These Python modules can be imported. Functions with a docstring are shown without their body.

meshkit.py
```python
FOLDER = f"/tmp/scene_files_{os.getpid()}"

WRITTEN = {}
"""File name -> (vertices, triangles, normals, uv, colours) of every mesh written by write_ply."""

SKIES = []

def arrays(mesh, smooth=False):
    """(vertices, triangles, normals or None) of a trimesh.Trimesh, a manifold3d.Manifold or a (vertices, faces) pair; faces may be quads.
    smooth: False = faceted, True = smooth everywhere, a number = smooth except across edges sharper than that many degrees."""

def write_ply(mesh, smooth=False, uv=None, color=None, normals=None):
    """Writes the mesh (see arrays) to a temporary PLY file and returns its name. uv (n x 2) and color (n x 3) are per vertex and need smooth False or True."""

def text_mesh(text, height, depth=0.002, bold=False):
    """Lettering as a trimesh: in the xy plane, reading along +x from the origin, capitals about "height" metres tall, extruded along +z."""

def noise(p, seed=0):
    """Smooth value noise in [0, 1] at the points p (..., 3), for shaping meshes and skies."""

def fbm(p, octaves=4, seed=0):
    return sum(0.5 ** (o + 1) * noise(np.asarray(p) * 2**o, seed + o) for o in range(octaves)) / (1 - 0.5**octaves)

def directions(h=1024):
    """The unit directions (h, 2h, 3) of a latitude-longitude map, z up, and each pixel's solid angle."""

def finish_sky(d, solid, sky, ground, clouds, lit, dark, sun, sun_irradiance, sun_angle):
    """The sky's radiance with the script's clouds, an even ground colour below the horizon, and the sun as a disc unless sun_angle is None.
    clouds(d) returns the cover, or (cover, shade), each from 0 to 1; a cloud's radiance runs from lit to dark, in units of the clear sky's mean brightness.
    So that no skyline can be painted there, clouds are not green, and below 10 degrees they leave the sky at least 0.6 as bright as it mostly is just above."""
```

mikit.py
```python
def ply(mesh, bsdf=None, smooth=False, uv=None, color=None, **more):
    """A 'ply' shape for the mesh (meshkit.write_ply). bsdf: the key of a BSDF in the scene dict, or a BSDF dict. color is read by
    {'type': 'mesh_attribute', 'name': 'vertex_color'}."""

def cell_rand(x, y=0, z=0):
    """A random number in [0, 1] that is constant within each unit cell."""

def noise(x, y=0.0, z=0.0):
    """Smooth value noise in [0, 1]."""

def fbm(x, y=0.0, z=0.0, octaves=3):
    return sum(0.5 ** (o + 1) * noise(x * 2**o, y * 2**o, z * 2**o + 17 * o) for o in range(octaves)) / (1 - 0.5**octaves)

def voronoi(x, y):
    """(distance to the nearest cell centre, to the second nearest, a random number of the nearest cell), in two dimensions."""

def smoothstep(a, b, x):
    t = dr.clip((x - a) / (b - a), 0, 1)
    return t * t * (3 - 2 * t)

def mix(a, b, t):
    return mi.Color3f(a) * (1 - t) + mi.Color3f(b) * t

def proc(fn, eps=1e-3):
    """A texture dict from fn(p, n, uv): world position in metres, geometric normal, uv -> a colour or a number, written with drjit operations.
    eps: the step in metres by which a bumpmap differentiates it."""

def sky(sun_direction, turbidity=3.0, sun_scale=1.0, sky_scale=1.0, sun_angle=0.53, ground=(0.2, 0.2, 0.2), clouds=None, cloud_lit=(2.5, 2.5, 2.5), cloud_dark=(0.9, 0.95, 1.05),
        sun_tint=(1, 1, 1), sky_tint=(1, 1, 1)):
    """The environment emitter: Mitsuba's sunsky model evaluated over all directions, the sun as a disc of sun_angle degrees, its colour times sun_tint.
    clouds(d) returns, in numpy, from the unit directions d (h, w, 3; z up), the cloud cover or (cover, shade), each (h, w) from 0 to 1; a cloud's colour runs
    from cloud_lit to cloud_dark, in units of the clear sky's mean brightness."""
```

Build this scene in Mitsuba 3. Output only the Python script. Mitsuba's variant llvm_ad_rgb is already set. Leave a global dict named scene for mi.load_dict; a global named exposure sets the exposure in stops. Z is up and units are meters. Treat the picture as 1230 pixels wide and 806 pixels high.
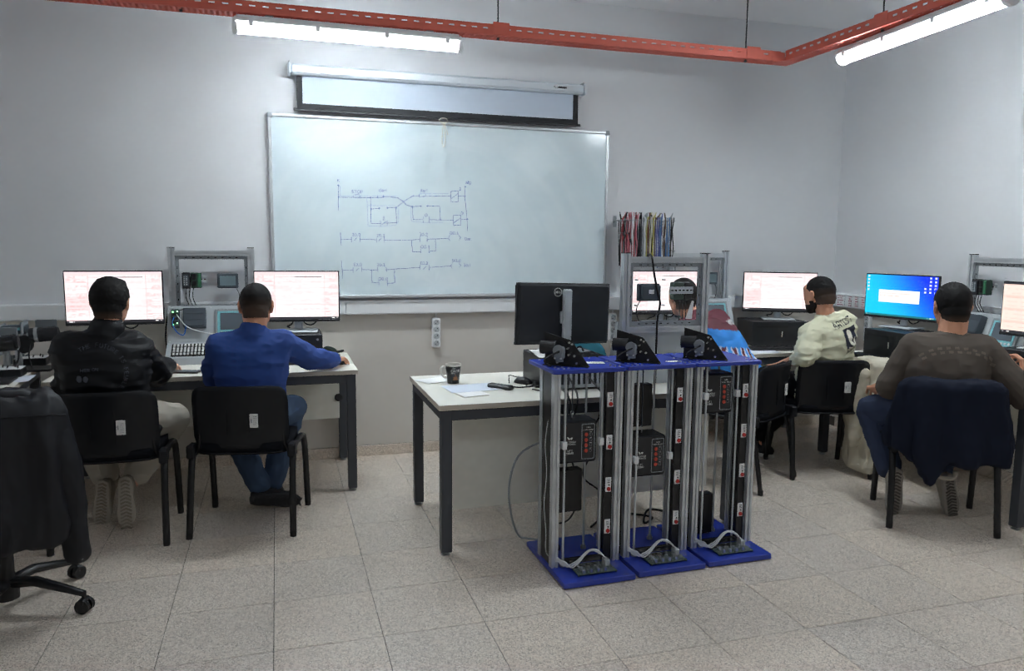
import math, random
import numpy as np
import trimesh
import drjit as dr
import mitsuba as mi
import mikit, meshkit
import manifold3d as m3
from shapely.geometry import Polygon
from mikit import noise, fbm, voronoi, cell_rand, smoothstep, mix, proc

random.seed(7)
rng = np.random.default_rng(7)
scene, labels = {'type': 'scene'}, {}

# ------------------------------------------------------------------ camera, lights, exposure
exposure = 1.55
YAW, PITCH, ROLL, FOC = 0.298002, 0.120527, 0.009040, 918.386
EYE = np.array([-0.3509, -3.9775, 1.4938])


def _camera():
    cy, sy, cp, sp, cr, sr = math.cos(YAW), math.sin(YAW), math.cos(PITCH), math.sin(PITCH), math.cos(ROLL), math.sin(ROLL)
    f = np.array([sy * cp, cy * cp, -sp])
    r = np.array([cy, -sy, 0.0])
    u = np.cross(r, f)
    up = -r * sr + u * cr
    return {'type': 'perspective', 'fov': math.degrees(2 * math.atan(615.0 / FOC)), 'fov_axis': 'x', 'near_clip': 0.05, 'far_clip': 50.0,
            'to_world': mi.ScalarTransform4f().look_at(origin=EYE.tolist(), target=(EYE + f).tolist(), up=up.tolist())}


scene['camera'] = _camera()
LAMP_VISIBLE, LAMP_BACK = 21.0, 7.0          # radiance of the tube diffusers
LAMP_RGB = np.array([0.93, 1.02, 1.06])
SCREEN = 0.375                                  # brightness of white on a monitor
WALL_Y, RIGHT_X, LEFT_X, FRONT_Y, CEIL_Z = 1.323, 4.07, -2.6, -5.2, 3.2


# ------------------------------------------------------------------ materials
def lin(c):
    if isinstance(c, str):
        c = [int(c[i:i + 2], 16) / 255 for i in (0, 2, 4)]
    return [x / 12.92 if x <= 0.04045 else ((x + 0.055) / 1.055) ** 2.4 for x in c]


def rgb(c):
    return {'type': 'rgb', 'value': lin(c)}


def M(key, c, rough=0.5, metal=0.0, tex=None, bump=None, **kw):
    d = {'type': 'principled', 'base_color': tex or rgb(c), 'roughness': rough, 'metallic': metal, **kw}
    if bump:
        d = {'type': 'bumpmap', 'tex': bump[0], 'scale': bump[1], 'bsdf': d}
    scene[key] = {'type': 'twosided', 'bsdf': d}


def _wall(p, n, uv):
    m = fbm(p.x * 1.3, p.y * 1.3, p.z * 1.3, 3)
    low = smoothstep(1.02, 1.0, p.z)
    c = mix(lin('d3d5d8'), lin('c9c4bd'), low)
    return c * (0.95 + 0.1 * m)


def _terrazzo(p, n, uv):
    f1, f2, r = voronoi(p.x * 120, p.y * 120 + p.z * 120)
    g1, g2, q = voronoi(p.x * 260 + 7, p.y * 260 + p.z * 260)
    base = mix(lin('c0b6ab'), lin('dad0c5'), r)
    base = mix(base, lin('857b70'), smoothstep(0.80, 0.9, q) * 0.7)
    base = mix(base, lin('e9e4dc'), smoothstep(0.16, 0.06, q) * 0.7)
    t = cell_rand(dr.floor(p.x * 2.5), dr.floor(p.y * 2.5), 3)
    c = mix((0.95, 0.95, 0.96), (1.05, 1.02, 0.99), t)
    stain = fbm(p.x * 2.2, p.y * 2.2, 5.0, 4)
    return base * c * (0.9 + 0.2 * stain)


def _laminate(p, n, uv):
    return mix(lin('dcdcd2'), lin('e6e5dc'), fbm(p.x * 30, p.y * 6, p.z * 30, 3))


def _board(p, n, uv):
    dx, dz = p.x - .7, p.z - 1.2
    r = dr.sqrt(dx * dx + dz * dz)
    dust = fbm(p.x * 3, p.z * 5, 1.0, 4)
    smear = fbm(r * 15, dr.atan2(dz, dx) * 3.1, dust * 2.0, 4)
    return mix(lin('cedde3'), lin('d6e3e8'), smoothstep(.3, .75, smear * .55 + dust * .45))


def _steel(p, n, uv):
    return mix(lin('b0b5b9'), lin('d0d4d7'), fbm(p.x * 6, p.y * 6, p.z * 22, 3))


def _cloth(p, n, uv):
    return noise(p.x * 900, p.y * 900, p.z * 900)


M('paint_wall', None, 0.85, tex=proc(_wall))
M('paint_ceiling', 'd9dadc', 0.9)
M('terrazzo', None, 0.38, tex=proc(_terrazzo), specular=0.45)
M('grout', '4f4a45', 0.95)
M('laminate', None, 0.4, tex=proc(_laminate))
M('laminate_edge', 'b9b2a6', 0.55)
M('dark_steel', '3a3e45', 0.42)
M('chrome', 'd5d8da', 0.15, 1.0)
M('aluminium', None, 0.34, 0.55, tex=proc(_steel))
M('grey_metal', '8b9195', 0.45, 0.25)
M('pale_metal', 'b4babe', 0.45, 0.15)
M('white_plastic', 'e4e7e9', 0.4)
M('grey_plastic', '7f868b', 0.5)
M('dark_plastic', '17191d', 0.45)
M('black_plastic', '0f1013', 0.38)
M('monitor_back', '171a20', 0.55)
M('chair_black', '0d1016', 0.42, specular=0.35)
M('chair_fabric', '0e1016', 0.85, specular=0.15)
M('leg_black', '0d0e12', 0.32)
M('rubber', '0c0c0e', 0.6)
M('cable_black', '101216', 0.5)
M('cable_white', 'd9dde0', 0.45)
M('cable_grey', '8b9196', 0.5)
M('cable_blue', '1f5fae', 0.45)
M('lift_blue', '22379a', 0.33, clearcoat=0.3)
M('tray_red', 'c25a48', 0.5)
M('board_white', None, 0.16, specular=0.6, tex=proc(_board))
M('screen_fabric', 'b9c4d2', 0.85)
M('case_white', 'c4ccd3', 0.5)
M('black_border', '14161a', 0.7)
M('ink', '6f83b4', 0.6)
M('ink_faint', 'b2c4dc', 0.6)
M('paper', 'eef0f0', 0.8)
M('paper_blue', 'cfd8e4', 0.8)
M('sticker', 'd7d9d8', 0.6)
M('red', 'a8201d', 0.4)
M('red_cap', 'b8402f', 0.35)
M('teal_frame', '7ab9c1', 0.4)
M('hmi_glass', '6d7f86', 0.2)
M('hmi_grey', '5a636c', 0.25)
M('plc_grey', '3f4850', 0.5)
M('plc_green', '2f6a4a', 0.5)
M('board_green', '2a3f36', 0.4)
M('teal_fabric', '2a6c7c', 0.85)
M('mug_black', '191a1c', 0.25)
M('mug_white', 'e9e6df', 0.25)
M('cream', 'd7d3c6', 0.6)
M('brown_print', '9a6a45', 0.6)
M('dark_green', '2d3a33', 0.8)
M('ext_red', '8c3038', 0.5)
M('ext_yellow', 'b3ab52', 0.5)
M('ext_brown', '5b4636', 0.5)
M('ext_pink', 'b86a78', 0.5)
M('ext_violet', '4a4f8f', 0.5)
M('ext_blue', '456f9c', 0.5)
M('pendant', '2b2d30', 0.5)
M('skirting_line', 'c9c6c0', 0.7)
scene['acrylic'] = {'type': 'thindielectric', 'int_ior': 1.3}
scene['plastic_film'] = {'type': 'twosided', 'bsdf': {'type': 'principled', 'base_color': rgb('b8cdd2'), 'roughness': 0.25, 'specular': 0.7}}


# ------------------------------------------------------------------ naming
_used = {}


def uniq(base):
    n = _used.get(base, -1) + 1
    _used[base] = n
    return base if n == 0 else f'{base}_{n:03d}'


def T4(t=(0, 0, 0), rz=0.0, rx=0.0, ry=0.0):
    m = np.eye(4)
    for ax, a in (((1, 0, 0), rx), ((0, 1, 0), ry), ((0, 0, 1), rz)):
        if a:
            m = trimesh.transformations.rotation_matrix(math.radians(a), ax) @ m
    m[:3, 3] = t
    return m


class Thing:
    def __init__(s, name, label=None, cat=None, at=(0, 0, 0), rz=0.0, group=None, kind=None):
        s.name, s.key, s.m, s.parts = name, uniq(name), T4(at, rz), []
        d = {}
        if label:
            d['label'] = label
        if cat:
            d['category'] = cat
        if group:
            d['group'] = group
        if kind:
            d['kind'] = kind
        labels[s.key] = d

    def part(s, name, mesh, mat, label=None, parent=None, smooth=30, kind=None, **kw):
        if isinstance(mesh, (list, tuple)):
            mesh = cat(*mesh)
        k = uniq((parent or s.key) + '__' + name)
        scene[k] = mikit.ply(mesh, mat, smooth=smooth, to_world=mi.ScalarTransform4f(s.m.tolist()), **kw)
        s.parts.append(k)
        d = {}
        if label:
            d['label'] = label
        if kind:
            d['kind'] = kind
        if d:
            labels[k] = d
        return k

    def copy(s, at, rz=0.0, label=None, skip=()):
        o = Thing(s.name, label, labels[s.key].get('category'), at, rz, labels[s.key].get('group'))
        for k in s.parts:
            rest = k[len(s.key):]
            if any(x in rest for x in skip):
                continue
            nk = o.key + rest
            _used[nk] = 0
            scene[nk] = {**scene[k], 'to_world': mi.ScalarTransform4f(o.m.tolist())}
            o.parts.append(nk)
            if k in labels:
                labels[nk] = dict(labels[k])
        return o


def solo(name, mesh, mat, label, cat_, group=None, smooth=30, kind=None, at=(0, 0, 0), rz=0.0, **kw):
    if isinstance(mesh, (list, tuple)):
        mesh = cat(*mesh)
    k = uniq(name)
    scene[k] = mikit.ply(mesh, mat, smooth=smooth, to_world=mi.ScalarTransform4f(T4(at, rz).tolist()), **kw)
    d = {'label': label}
    if cat_:
        d['category'] = cat_
    if group:
        d['group'] = group
    if kind:
        d['kind'] = kind
    labels[k] = d
    return k


# ------------------------------------------------------------------ shapes
def cat(*ms):
    flat = []
    for m in ms:
        flat += list(m) if isinstance(m, (list, tuple)) else [m]
    return trimesh.util.concatenate(flat) if len(flat) > 1 else flat[0]


def tm(man):
    q = man.to_mesh()
    return trimesh.Trimesh(np.array(q.vert_properties[:, :3], float), np.array(q.tri_verts), process=False)


def mf(t):
    return m3.Manifold(m3.Mesh(np.asarray(t.vertices, np.float32), np.asarray(t.faces, np.uint32)))


def xf(mesh, t=(0, 0, 0), rz=0.0, rx=0.0, ry=0.0):
    mesh = mesh.copy()
    mesh.apply_transform(T4(t, rz, rx, ry))
    return mesh


def bx(x0, x1, y0, y1, z0, z1, b=0.0):
    if b <= 0:
        v = np.array([[x, y, z] for x in (x0, x1) for y in (y0, y1) for z in (z0, z1)], float)
        f = [[0, 1, 3], [0, 3, 2], [4, 6, 7], [4, 7, 5], [0, 4, 5], [0, 5, 1], [2, 3, 7], [2, 7, 6], [0, 2, 6], [0, 6, 4], [1, 5, 7], [1, 7, 3]]
        return trimesh.Trimesh(v, f, process=False)
    pts = []
    for sx, x in ((1, x0), (-1, x1)):
        for sy, y in ((1, y0), (-1, y1)):
            for sz, z in ((1, z0), (-1, z1)):
                pts += [[x, y + sy * b, z + sz * b], [x + sx * b, y, z + sz * b], [x + sx * b, y + sy * b, z]]
    return tm(m3.Manifold.hull_points(np.array(pts)))


def cyl(p0, p1, r, n=16, r1=None):
    p0, p1 = np.array(p0, float), np.array(p1, float)
    return tube([p0, p1], [r, r if r1 is None else r1], n)


def tube(pts, r, n=8, closed=False, flat=1.0):
    p = np.array(pts, float)
    k = len(p)
    r = np.full(k, r, float) if np.isscalar(r) else np.array(r, float)
    t = np.gradient(p, axis=0) if k > 2 else np.repeat((p[1] - p[0])[None], 2, 0)
    if closed:
        t = np.roll(p, -1, 0) - np.roll(p, 1, 0)
    t /= np.maximum(np.linalg.norm(t, axis=1, keepdims=True), 1e-9)
    a = np.array([0, 0, 1.0]) if abs(t[0, 2]) < 0.9 else np.array([1.0, 0, 0])
    u = np.cross(a, t[0])
    u /= np.linalg.norm(u)
    rings = []
    for i in range(k):
        u = u - t[i] * (u @ t[i])
        u /= np.linalg.norm(u)
        w = np.cross(t[i], u)
        ang = np.arange(n) * 2 * np.pi / n
        rings.append(p[i] + r[i] * (np.cos(ang)[:, None] * u + flat * np.sin(ang)[:, None] * w))
    v = np.vstack(rings)
    f = []
    for i in range(k if closed else k - 1):
        a0, b0 = i * n, ((i + 1) % k) * n
        for j in range(n):
            j2 = (j + 1) % n
            f += [[a0 + j, a0 + j2, b0 + j2], [a0 + j, b0 + j2, b0 + j]]
    if not closed:
        v = np.vstack([v, p[0], p[-1]])
        for j in range(n):
            j2 = (j + 1) % n
            f += [[k * n, j2, j], [k * n + 1, (k - 1) * n + j, (k - 1) * n + j2]]
    return trimesh.Trimesh(v, f, process=False)


def spl(pts, k=6):
    """Catmull-Rom through the points."""
    p = np.array(pts, float)
    q = np.vstack([2 * p[0] - p[1], p, 2 * p[-1] - p[-2]])
    out = []
    for i in range(1, len(q) - 2):
        for t in np.linspace(0, 1, k, endpoint=False):
            a, b, c, d = q[i - 1], q[i], q[i + 1], q[i + 2]
            out.append(0.5 * (2 * b + (c - a) * t + (2 * a - 5 * b + 4 * c - d) * t * t + (3 * b - a - 3 * c + d) * t ** 3))
    out.append(p[-1])
    return np.array(out)


def lathe(prof, n=24):
    """Revolve (r, z) pairs about z."""
    return trimesh.creation.revolve(np.array(prof, float), sections=n)


def prism(poly, h, holes=()):
    return trimesh.creation.extrude_polygon(Polygon(poly, holes), h, engine='earcut')


def rrect(w, h, r, n=4, cx=0.0, cy=0.0):
    out = []
    for (sx, sy, a0) in ((1, 1, 0), (-1, 1, 90), (-1, -1, 180), (1, -1, 270)):
        for i in range(n + 1):
            a = math.radians(a0 + 90 * i / n)
            out.append((cx + sx * (w / 2 - r) + r * math.cos(a), cy + sy * (h / 2 - r) + r * math.sin(a)))
    return out


def upright(mesh, t=(0, 0, 0), rz=0.0):
    """A prism drawn in xy becomes one drawn in xz: its thickness goes along -y from t."""
    m = mesh.copy()
    m.apply_transform(T4((0, 0, 0), 0, 90))
    return xf(m, t, rz)


def text(s, h, t=(0, 0, 0), rz=0.0, depth=0.001, bold=False, center=True):
    """Lettering on an upright face that looks along -y (after rz)."""
    m = meshkit.text_mesh(s, h, depth, bold)
    if center:
        m.apply_translation([-(m.bounds[0][0] + m.bounds[1][0]) / 2, 0, 0])
    return upright(m, t, rz)


def profile(p0, p1, s=0.03, side=(1, 0, 0)):
    """Slotted square aluminium extrusion from p0 to p1."""
    a, g, d = s / 2, s * 0.11, s * 0.2
    sec = []
    for k in range(4):
        c, q = math.cos(k * math.pi / 2), math.sin(k * math.pi / 2)
        for x, y in ((a, -a), (a, -g), (a - d, -g), (a - d, g), (a, g)):
            sec.append((c * x - q * y, q * x + c * y))
    p0, p1 = np.array(p0, float), np.array(p1, float)
    w = p1 - p0
    m = prism(sec, np.linalg.norm(w))
    w /= np.linalg.norm(w)
    u = np.array(side, float)
    u = u - w * (u @ w)
    u /= np.linalg.norm(u)
    X = np.eye(4)
    X[:3, 0], X[:3, 1], X[:3, 2], X[:3, 3] = u, np.cross(w, u), w, p0
    m.apply_transform(X)
    return m


def hull(*sph):
    """Hull of spheres ((x, y, z), r)."""
    return m3.Manifold.batch_hull([m3.Manifold.sphere(r, 18).translate(tuple(float(q) for q in c)) for c, r in sph])


def union(ms):
    return m3.Manifold.batch_boolean(list(ms), m3.OpType.Add)


def soften(man, edge=0.012, it=10, lam=0.5):
    t = tm(man.refine_to_length(edge))
    t.merge_vertices()
    v0 = np.array(t.vertices)
    trimesh.smoothing.filter_taubin(t, lamb=lam, nu=lam + 0.02, iterations=it)
    d = np.array(t.vertices) - v0
    L = np.linalg.norm(d, axis=1, keepdims=True)
    lim = edge * 1.2
    t.vertices = v0 + np.where(L > 4 * lim, 0.0, d * np.minimum(1, lim / np.maximum(L, 1e-9)))
    return t


def wrinkle(t, amp=0.004, freq=14.0, seed=0, stretch=(1, 1, 1), octaves=3):
    v = np.array(t.vertices)
    n = np.array(t.vertex_normals)
    d = np.zeros(len(v))
    for o in range(octaves):
        q = meshkit.noise(v * freq * 2 ** o * np.array(stretch) + 31.7 * o, seed + o)
        d += 0.55 ** o * (1 - np.abs(2 * q - 1) * 2)
    out = t.copy()
    out.vertices = v + n * (amp * d)[:, None]
    return out


def decal(flat, target, origin, right, up, lift=0.0015, edge=0.012):
    """Lays a flat mesh (drawn in xy) onto a curved mesh: thrown along -(right x up) from the given origin."""
    right, up = np.array(right, float), np.array(up, float)
    right /= np.linalg.norm(right)
    up = up - right * (up @ right)
    up /= np.linalg.norm(up)
    nrm = np.cross(right, up)
    f = flat.copy()
    f = f.subdivide_to_size(edge, max_iter=12)
    v = np.array(f.vertices)
    o = np.array(origin) + v[:, :1] * right + v[:, 1:2] * up + nrm * 0.4
    rc = trimesh.ray.ray_pyembree.RayMeshIntersector(target) if hasattr(trimesh.ray, 'ray_pyembree') else target.ray
    loc, ir, _ = rc.intersects_location(o, np.repeat(-nrm[None], len(o), 0), multiple_hits=False)
    out = np.full((len(v), 3), np.nan)
    out[ir] = loc
    bad = np.isnan(out[:, 0])
    if bad.any():
        good = np.flatnonzero(~bad)
        dd = ((v[bad][:, None, :2] - v[good][None, :, :2]) ** 2).sum(-1)
        near = good[dd.argmin(1)]
        depth = (out[near] - np.array(origin)) @ nrm
        out[bad] = np.array(origin) + v[bad][:, :1] * right + v[bad][:, 1:2] * up + nrm * depth[:, None]
    out += nrm * (lift + np.clip(v[:, 2:3], 0, 0.0008))
    return trimesh.Trimesh(out, f.faces, process=False)


# ------------------------------------------------------------------ the room
def struct(name, mesh, mat, label, smooth=False):
    k = uniq(name)
    scene[k] = mikit.ply(mesh, mat, smooth=smooth)
    labels[k] = {'kind': 'structure', 'label': label}
    return k


floor = struct('floor', bx(LEFT_X, RIGHT_X, FRONT_Y, WALL_Y, -0.06, -0.0025), 'grout', 'speckled beige terrazzo tile floor of the classroom')
for i in range(-7, 11):
    for j in range(-4, 14):
        x0, x1 = max(i * 0.4, LEFT_X), min((i + 1) * 0.4, RIGHT_X)
        y0, y1 = max(-(j + 1) * 0.4, FRONT_Y), min(-j * 0.4, WALL_Y)
        if x1 - x0 < 0.05 or y1 - y0 < 0.05:
            continue
        k = uniq('floor__tile')
        scene[k] = mikit.ply(bx(x0 + .0014, x1 - .0014, y0 + .0014, y1 - .0014, -0.0024, 0.0), 'terrazzo')
struct('wall_back', bx(LEFT_X - .1, RIGHT_X + .1, WALL_Y, WALL_Y + .1, -0.06, CEIL_Z), 'paint_wall', 'back wall in pale grey paint, beige below the trunking')
struct('wall_right', bx(RIGHT_X, RIGHT_X + .1, FRONT_Y, WALL_Y, -0.06, CEIL_Z), 'paint_wall', 'right wall in pale grey paint')
struct('wall_left', bx(LEFT_X - .1, LEFT_X, FRONT_Y, WALL_Y, -0.06, CEIL_Z), 'paint_wall', 'left wall in pale grey paint')
struct('wall_front', bx(LEFT_X - .1, RIGHT_X + .1, FRONT_Y - .1, FRONT_Y, -0.06, CEIL_Z), 'paint_wall', 'wall behind the camera')
struct('ceiling', bx(LEFT_X - .1, RIGHT_X + .1, FRONT_Y - .1, WALL_Y + .1, CEIL_Z, CEIL_Z + .1), 'paint_ceiling', 'plain white ceiling')
bb = struct('baseboard_back', bx(LEFT_X, RIGHT_X, WALL_Y - .004, WALL_Y, 0.0, 0.075), 'grout', 'low terrazzo skirting along the back wall')
for i in range(-7, 11):
    x0, x1 = max(i * 0.4 + .12, LEFT_X), min((i + 1) * 0.4 + .12, RIGHT_X)
    if x1 - x0 > 0.04:
        k = uniq(bb + '__piece')
        scene[k] = mikit.ply(bx(x0 + .001, x1 - .001, WALL_Y - .014, WALL_Y - .004, 0.0, 0.075, .002), 'terrazzo')
bb = struct('baseboard_right', bx(RIGHT_X - .004, RIGHT_X, FRONT_Y, WALL_Y - .014, 0.0, 0.075), 'grout', 'low terrazzo skirting along the right wall')
for j in range(-3, 14):
    y0, y1 = max(-(j + 1) * 0.4, FRONT_Y), min(-j * 0.4, WALL_Y - .015)
    k = uniq(bb + '__piece')
    scene[k] = mikit.ply(bx(RIGHT_X - .014, RIGHT_X - .004, y0 + .001, y1 - .001, 0.0, 0.075, .002), 'terrazzo')


# ------------------------------------------------------------------ lamps and cable tray overhead
def lamp(at, rz, label, power, length=1.26):
    t = Thing('ceiling_lamp', label, 'lamp', at, rz)
    h = length / 2
    t.part('housing', [bx(-h, h, -.05, .05, .035, .07, .012), bx(-h + .02, h - .02, -.035, .035, .07, .082, .005)], 'white_plastic')
    prof = [(.047 * math.cos(a), -.045 * math.sin(a) + .034) for a in np.linspace(0, math.pi, 15)]
    d = prism(prof, 2 * h - .05)
    d.apply_transform(np.array([[0, 0, 1, -h + .025], [1, 0, 0, 0], [0, 1, 0, 0], [0, 0, 0, 1.0]]))
    t.part('diffuser', d, 'white_plastic', 'lit white diffuser', emitter={'type': 'area', 'radiance': {'type': 'rgb', 'value': (power * LAMP_RGB).tolist()}})
    for s in (-1, 1):
        pc = [(.05 * math.cos(a), -.05 * math.sin(a) + .034) for a in np.linspace(0, math.pi, 13)]
        c = prism(pc, .024)
        c.apply_transform(np.array([[0, 0, 1, s * (h - .012) - .012], [1, 0, 0, 0], [0, 1, 0, 0], [0, 0, 0, 1.0]]))
        t.part('end_cap', c, 'white_plastic')
    for x in (-h * .85, -h * .3, h * .3, h * .85):
        t.part('clip', [bx(x - .012, x + .012, -.054, -.046, .022, .06, .002), bx(x - .012, x + .012, .046, .054, .022, .06, .002)], 'white_plastic')
    for x in (-h * .7, h * .7):
        t.part('bracket', bx(x - .02, x + .02, -.02, .02, .08, .092), 'grey_metal')
    return t


lamp((0.086, .552, 2.61), 0.4, 'long lit fluorescent lamp under the red tray above the projection screen', LAMP_VISIBLE)
lamp((2.955, -.52, 2.61), 85, 'long lit fluorescent lamp under the tray arm beside the right wall', LAMP_VISIBLE)
lamp((0.3, -2.9, 2.61), 0, 'lit fluorescent lamp over the middle of the room, behind the photographer', LAMP_BACK)
lamp((2.95, -3.2, 2.61), 90, 'lit fluorescent lamp far along the right tray arm, behind the photographer', LAMP_BACK)


def tray_run(L, w=.105, h=.062):
    """Perforated tray along +x from 0 to L: (two flanges, bottom)."""
    parts = []
    for y in (0, w):
        ys = (y - .001, y + .001)
        parts += [bx(0, L, *ys, 0, h * .5), bx(0, L, *ys, h * .68, h)]
        x, run = 0.0, []
        while x < L - .002:
            parts.append(bx(x, min(x + .036, L), *ys, h * .5, h * .68))
            x += .068
        parts.append(bx(0, L, y + (-.0 if y else 0), y + (-.006 if y else .006), h - .0015, h))
    bot = [bx(0, L, 0, .012, -.001, .001), bx(0, L, w - .012, w, -.001, .001), bx(0, L, w / 2 - .006, w / 2 + .006, -.001, .001)]
    x = 0.0
    while x < L:
        bot.append(bx(x, min(x + .012, L), .012, w - .012, -.001, .001))
        x += .028
    return cat(parts), cat(bot)


ct = Thing('cable_tray', 'red perforated cable tray hung under the ceiling, bent at the right corner', 'cable tray')
TZ, TY = 2.702, .515
a, b = tray_run(2.87 + 2.6)
mv = dict(t=(LEFT_X, TY, TZ))
s0 = ct.part('flange', xf(a, **mv), 'tray_red', smooth=False)
ct.part('perforated_bottom', xf(b, **mv), 'tray_red', smooth=False)
a, b = tray_run(5.6)
mv = dict(t=(2.885, TY - .03, TZ), rz=-90)
ct.part('flange', xf(a, **mv), 'tray_red', smooth=False)
ct.part('perforated_bottom', xf(b, **mv), 'tray_red', smooth=False)
ct.part('corner', [bx(2.87, 2.99, TY - .03, TY + .105, TZ - .001, TZ + .001), bx(2.99, 2.992, TY - .03, TY + .105, TZ, TZ + .06), bx(2.87, 2.99, TY + .104, TY + .106, TZ, TZ + .06),
                   bx(2.80, 2.9, TY - .003, TY + .0, TZ + .002, TZ + .056)], 'tray_red', smooth=False)
for q in ((0.945, TY), (2.66, TY)):
    ct.part('joint_plate', bx(q[0] - .05, q[0] + .05, TY - .005, TY - .001, TZ + .004, TZ + .075), 'tray_red', smooth=False)
    ct.part('joint_plate', bx(q[0] - .05, q[0] + .05, TY + .106, TY + .11, TZ + .004, TZ + .075), 'tray_red', smooth=False)
ct.part('joint_plate', [bx(2.881, 2.884, -.40, -.30, TZ + .004, TZ + .075)], 'tray_red', smooth=False)
for x, y in ((.94, TY + .05), (2.634, TY + .05), (2.935, -.31), (2.935, -2.2), (-.8, TY + .05), (-2.2, TY + .05)):
    ct.part('hanger_rod', [cyl((x, y, TZ - .005), (x, y, CEIL_Z), .0045, 8), cyl((x, y, TZ - .012), (x, y, TZ - .001), .009, 6), cyl((x, y, TZ + .001), (x, y, TZ + .01), .009, 6)], 'pendant')
tl = Thing('cable_tray', 'short tray holding the lamps behind the photographer', 'cable tray')
a, b = tray_run(5.4)
tl.part('flange', xf(a, (-2.55, -2.95, TZ)), 'tray_red', smooth=False)
tl.part('perforated_bottom', xf(b, (-2.55, -2.95, TZ)), 'tray_red', smooth=False)
for x in (-2.2, -.8, 1.0, 2.3):
    tl.part('hanger_rod', cyl((x, -2.9, TZ - .005), (x, -2.9, CEIL_Z), .0045, 8), 'pendant')
a, b = tray_run(3.2)
tl.part('flange', xf(a, (-1.95, .4, TZ), -90), 'tray_red', smooth=False)
tl.part('perforated_bottom', xf(b, (-1.95, .4, TZ), -90), 'tray_red', smooth=False)

# ------------------------------------------------------------------ whiteboard, projection screen, trunking
wb = Thing('whiteboard', 'large white dry-erase board with blue ladder diagrams on the back wall', 'whiteboard')
X0, X1, Z0, Z1, YF = -.385, 2.0, 1.112, 2.31, 1.296
wb.part('surface', bx(X0 + .01, X1 - .01, YF + .004, WALL_Y - .001, Z0 + .01, Z1 - .01), 'board_white')
for z in (Z0, Z1 - .022):
    wb.part('frame_rail', bx(X0 + .01, X1 - .01, YF - .006, WALL_Y - .001, z, z + .022, .004), 'aluminium')
for x in (X0, X1 - .022):
    wb.part('frame_rail', bx(x, x + .022, YF - .006, WALL_Y - .001, Z0 + .012, Z1 - .012, .004), 'aluminium')
for x in (X0, X1 - .03):
    for z in (Z0, Z1 - .03):
        wb.part('corner_cap', bx(x - .003, x + .033, YF - .01, WALL_Y - .001, z - .003, z + .033, .008), 'grey_plastic')
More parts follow.
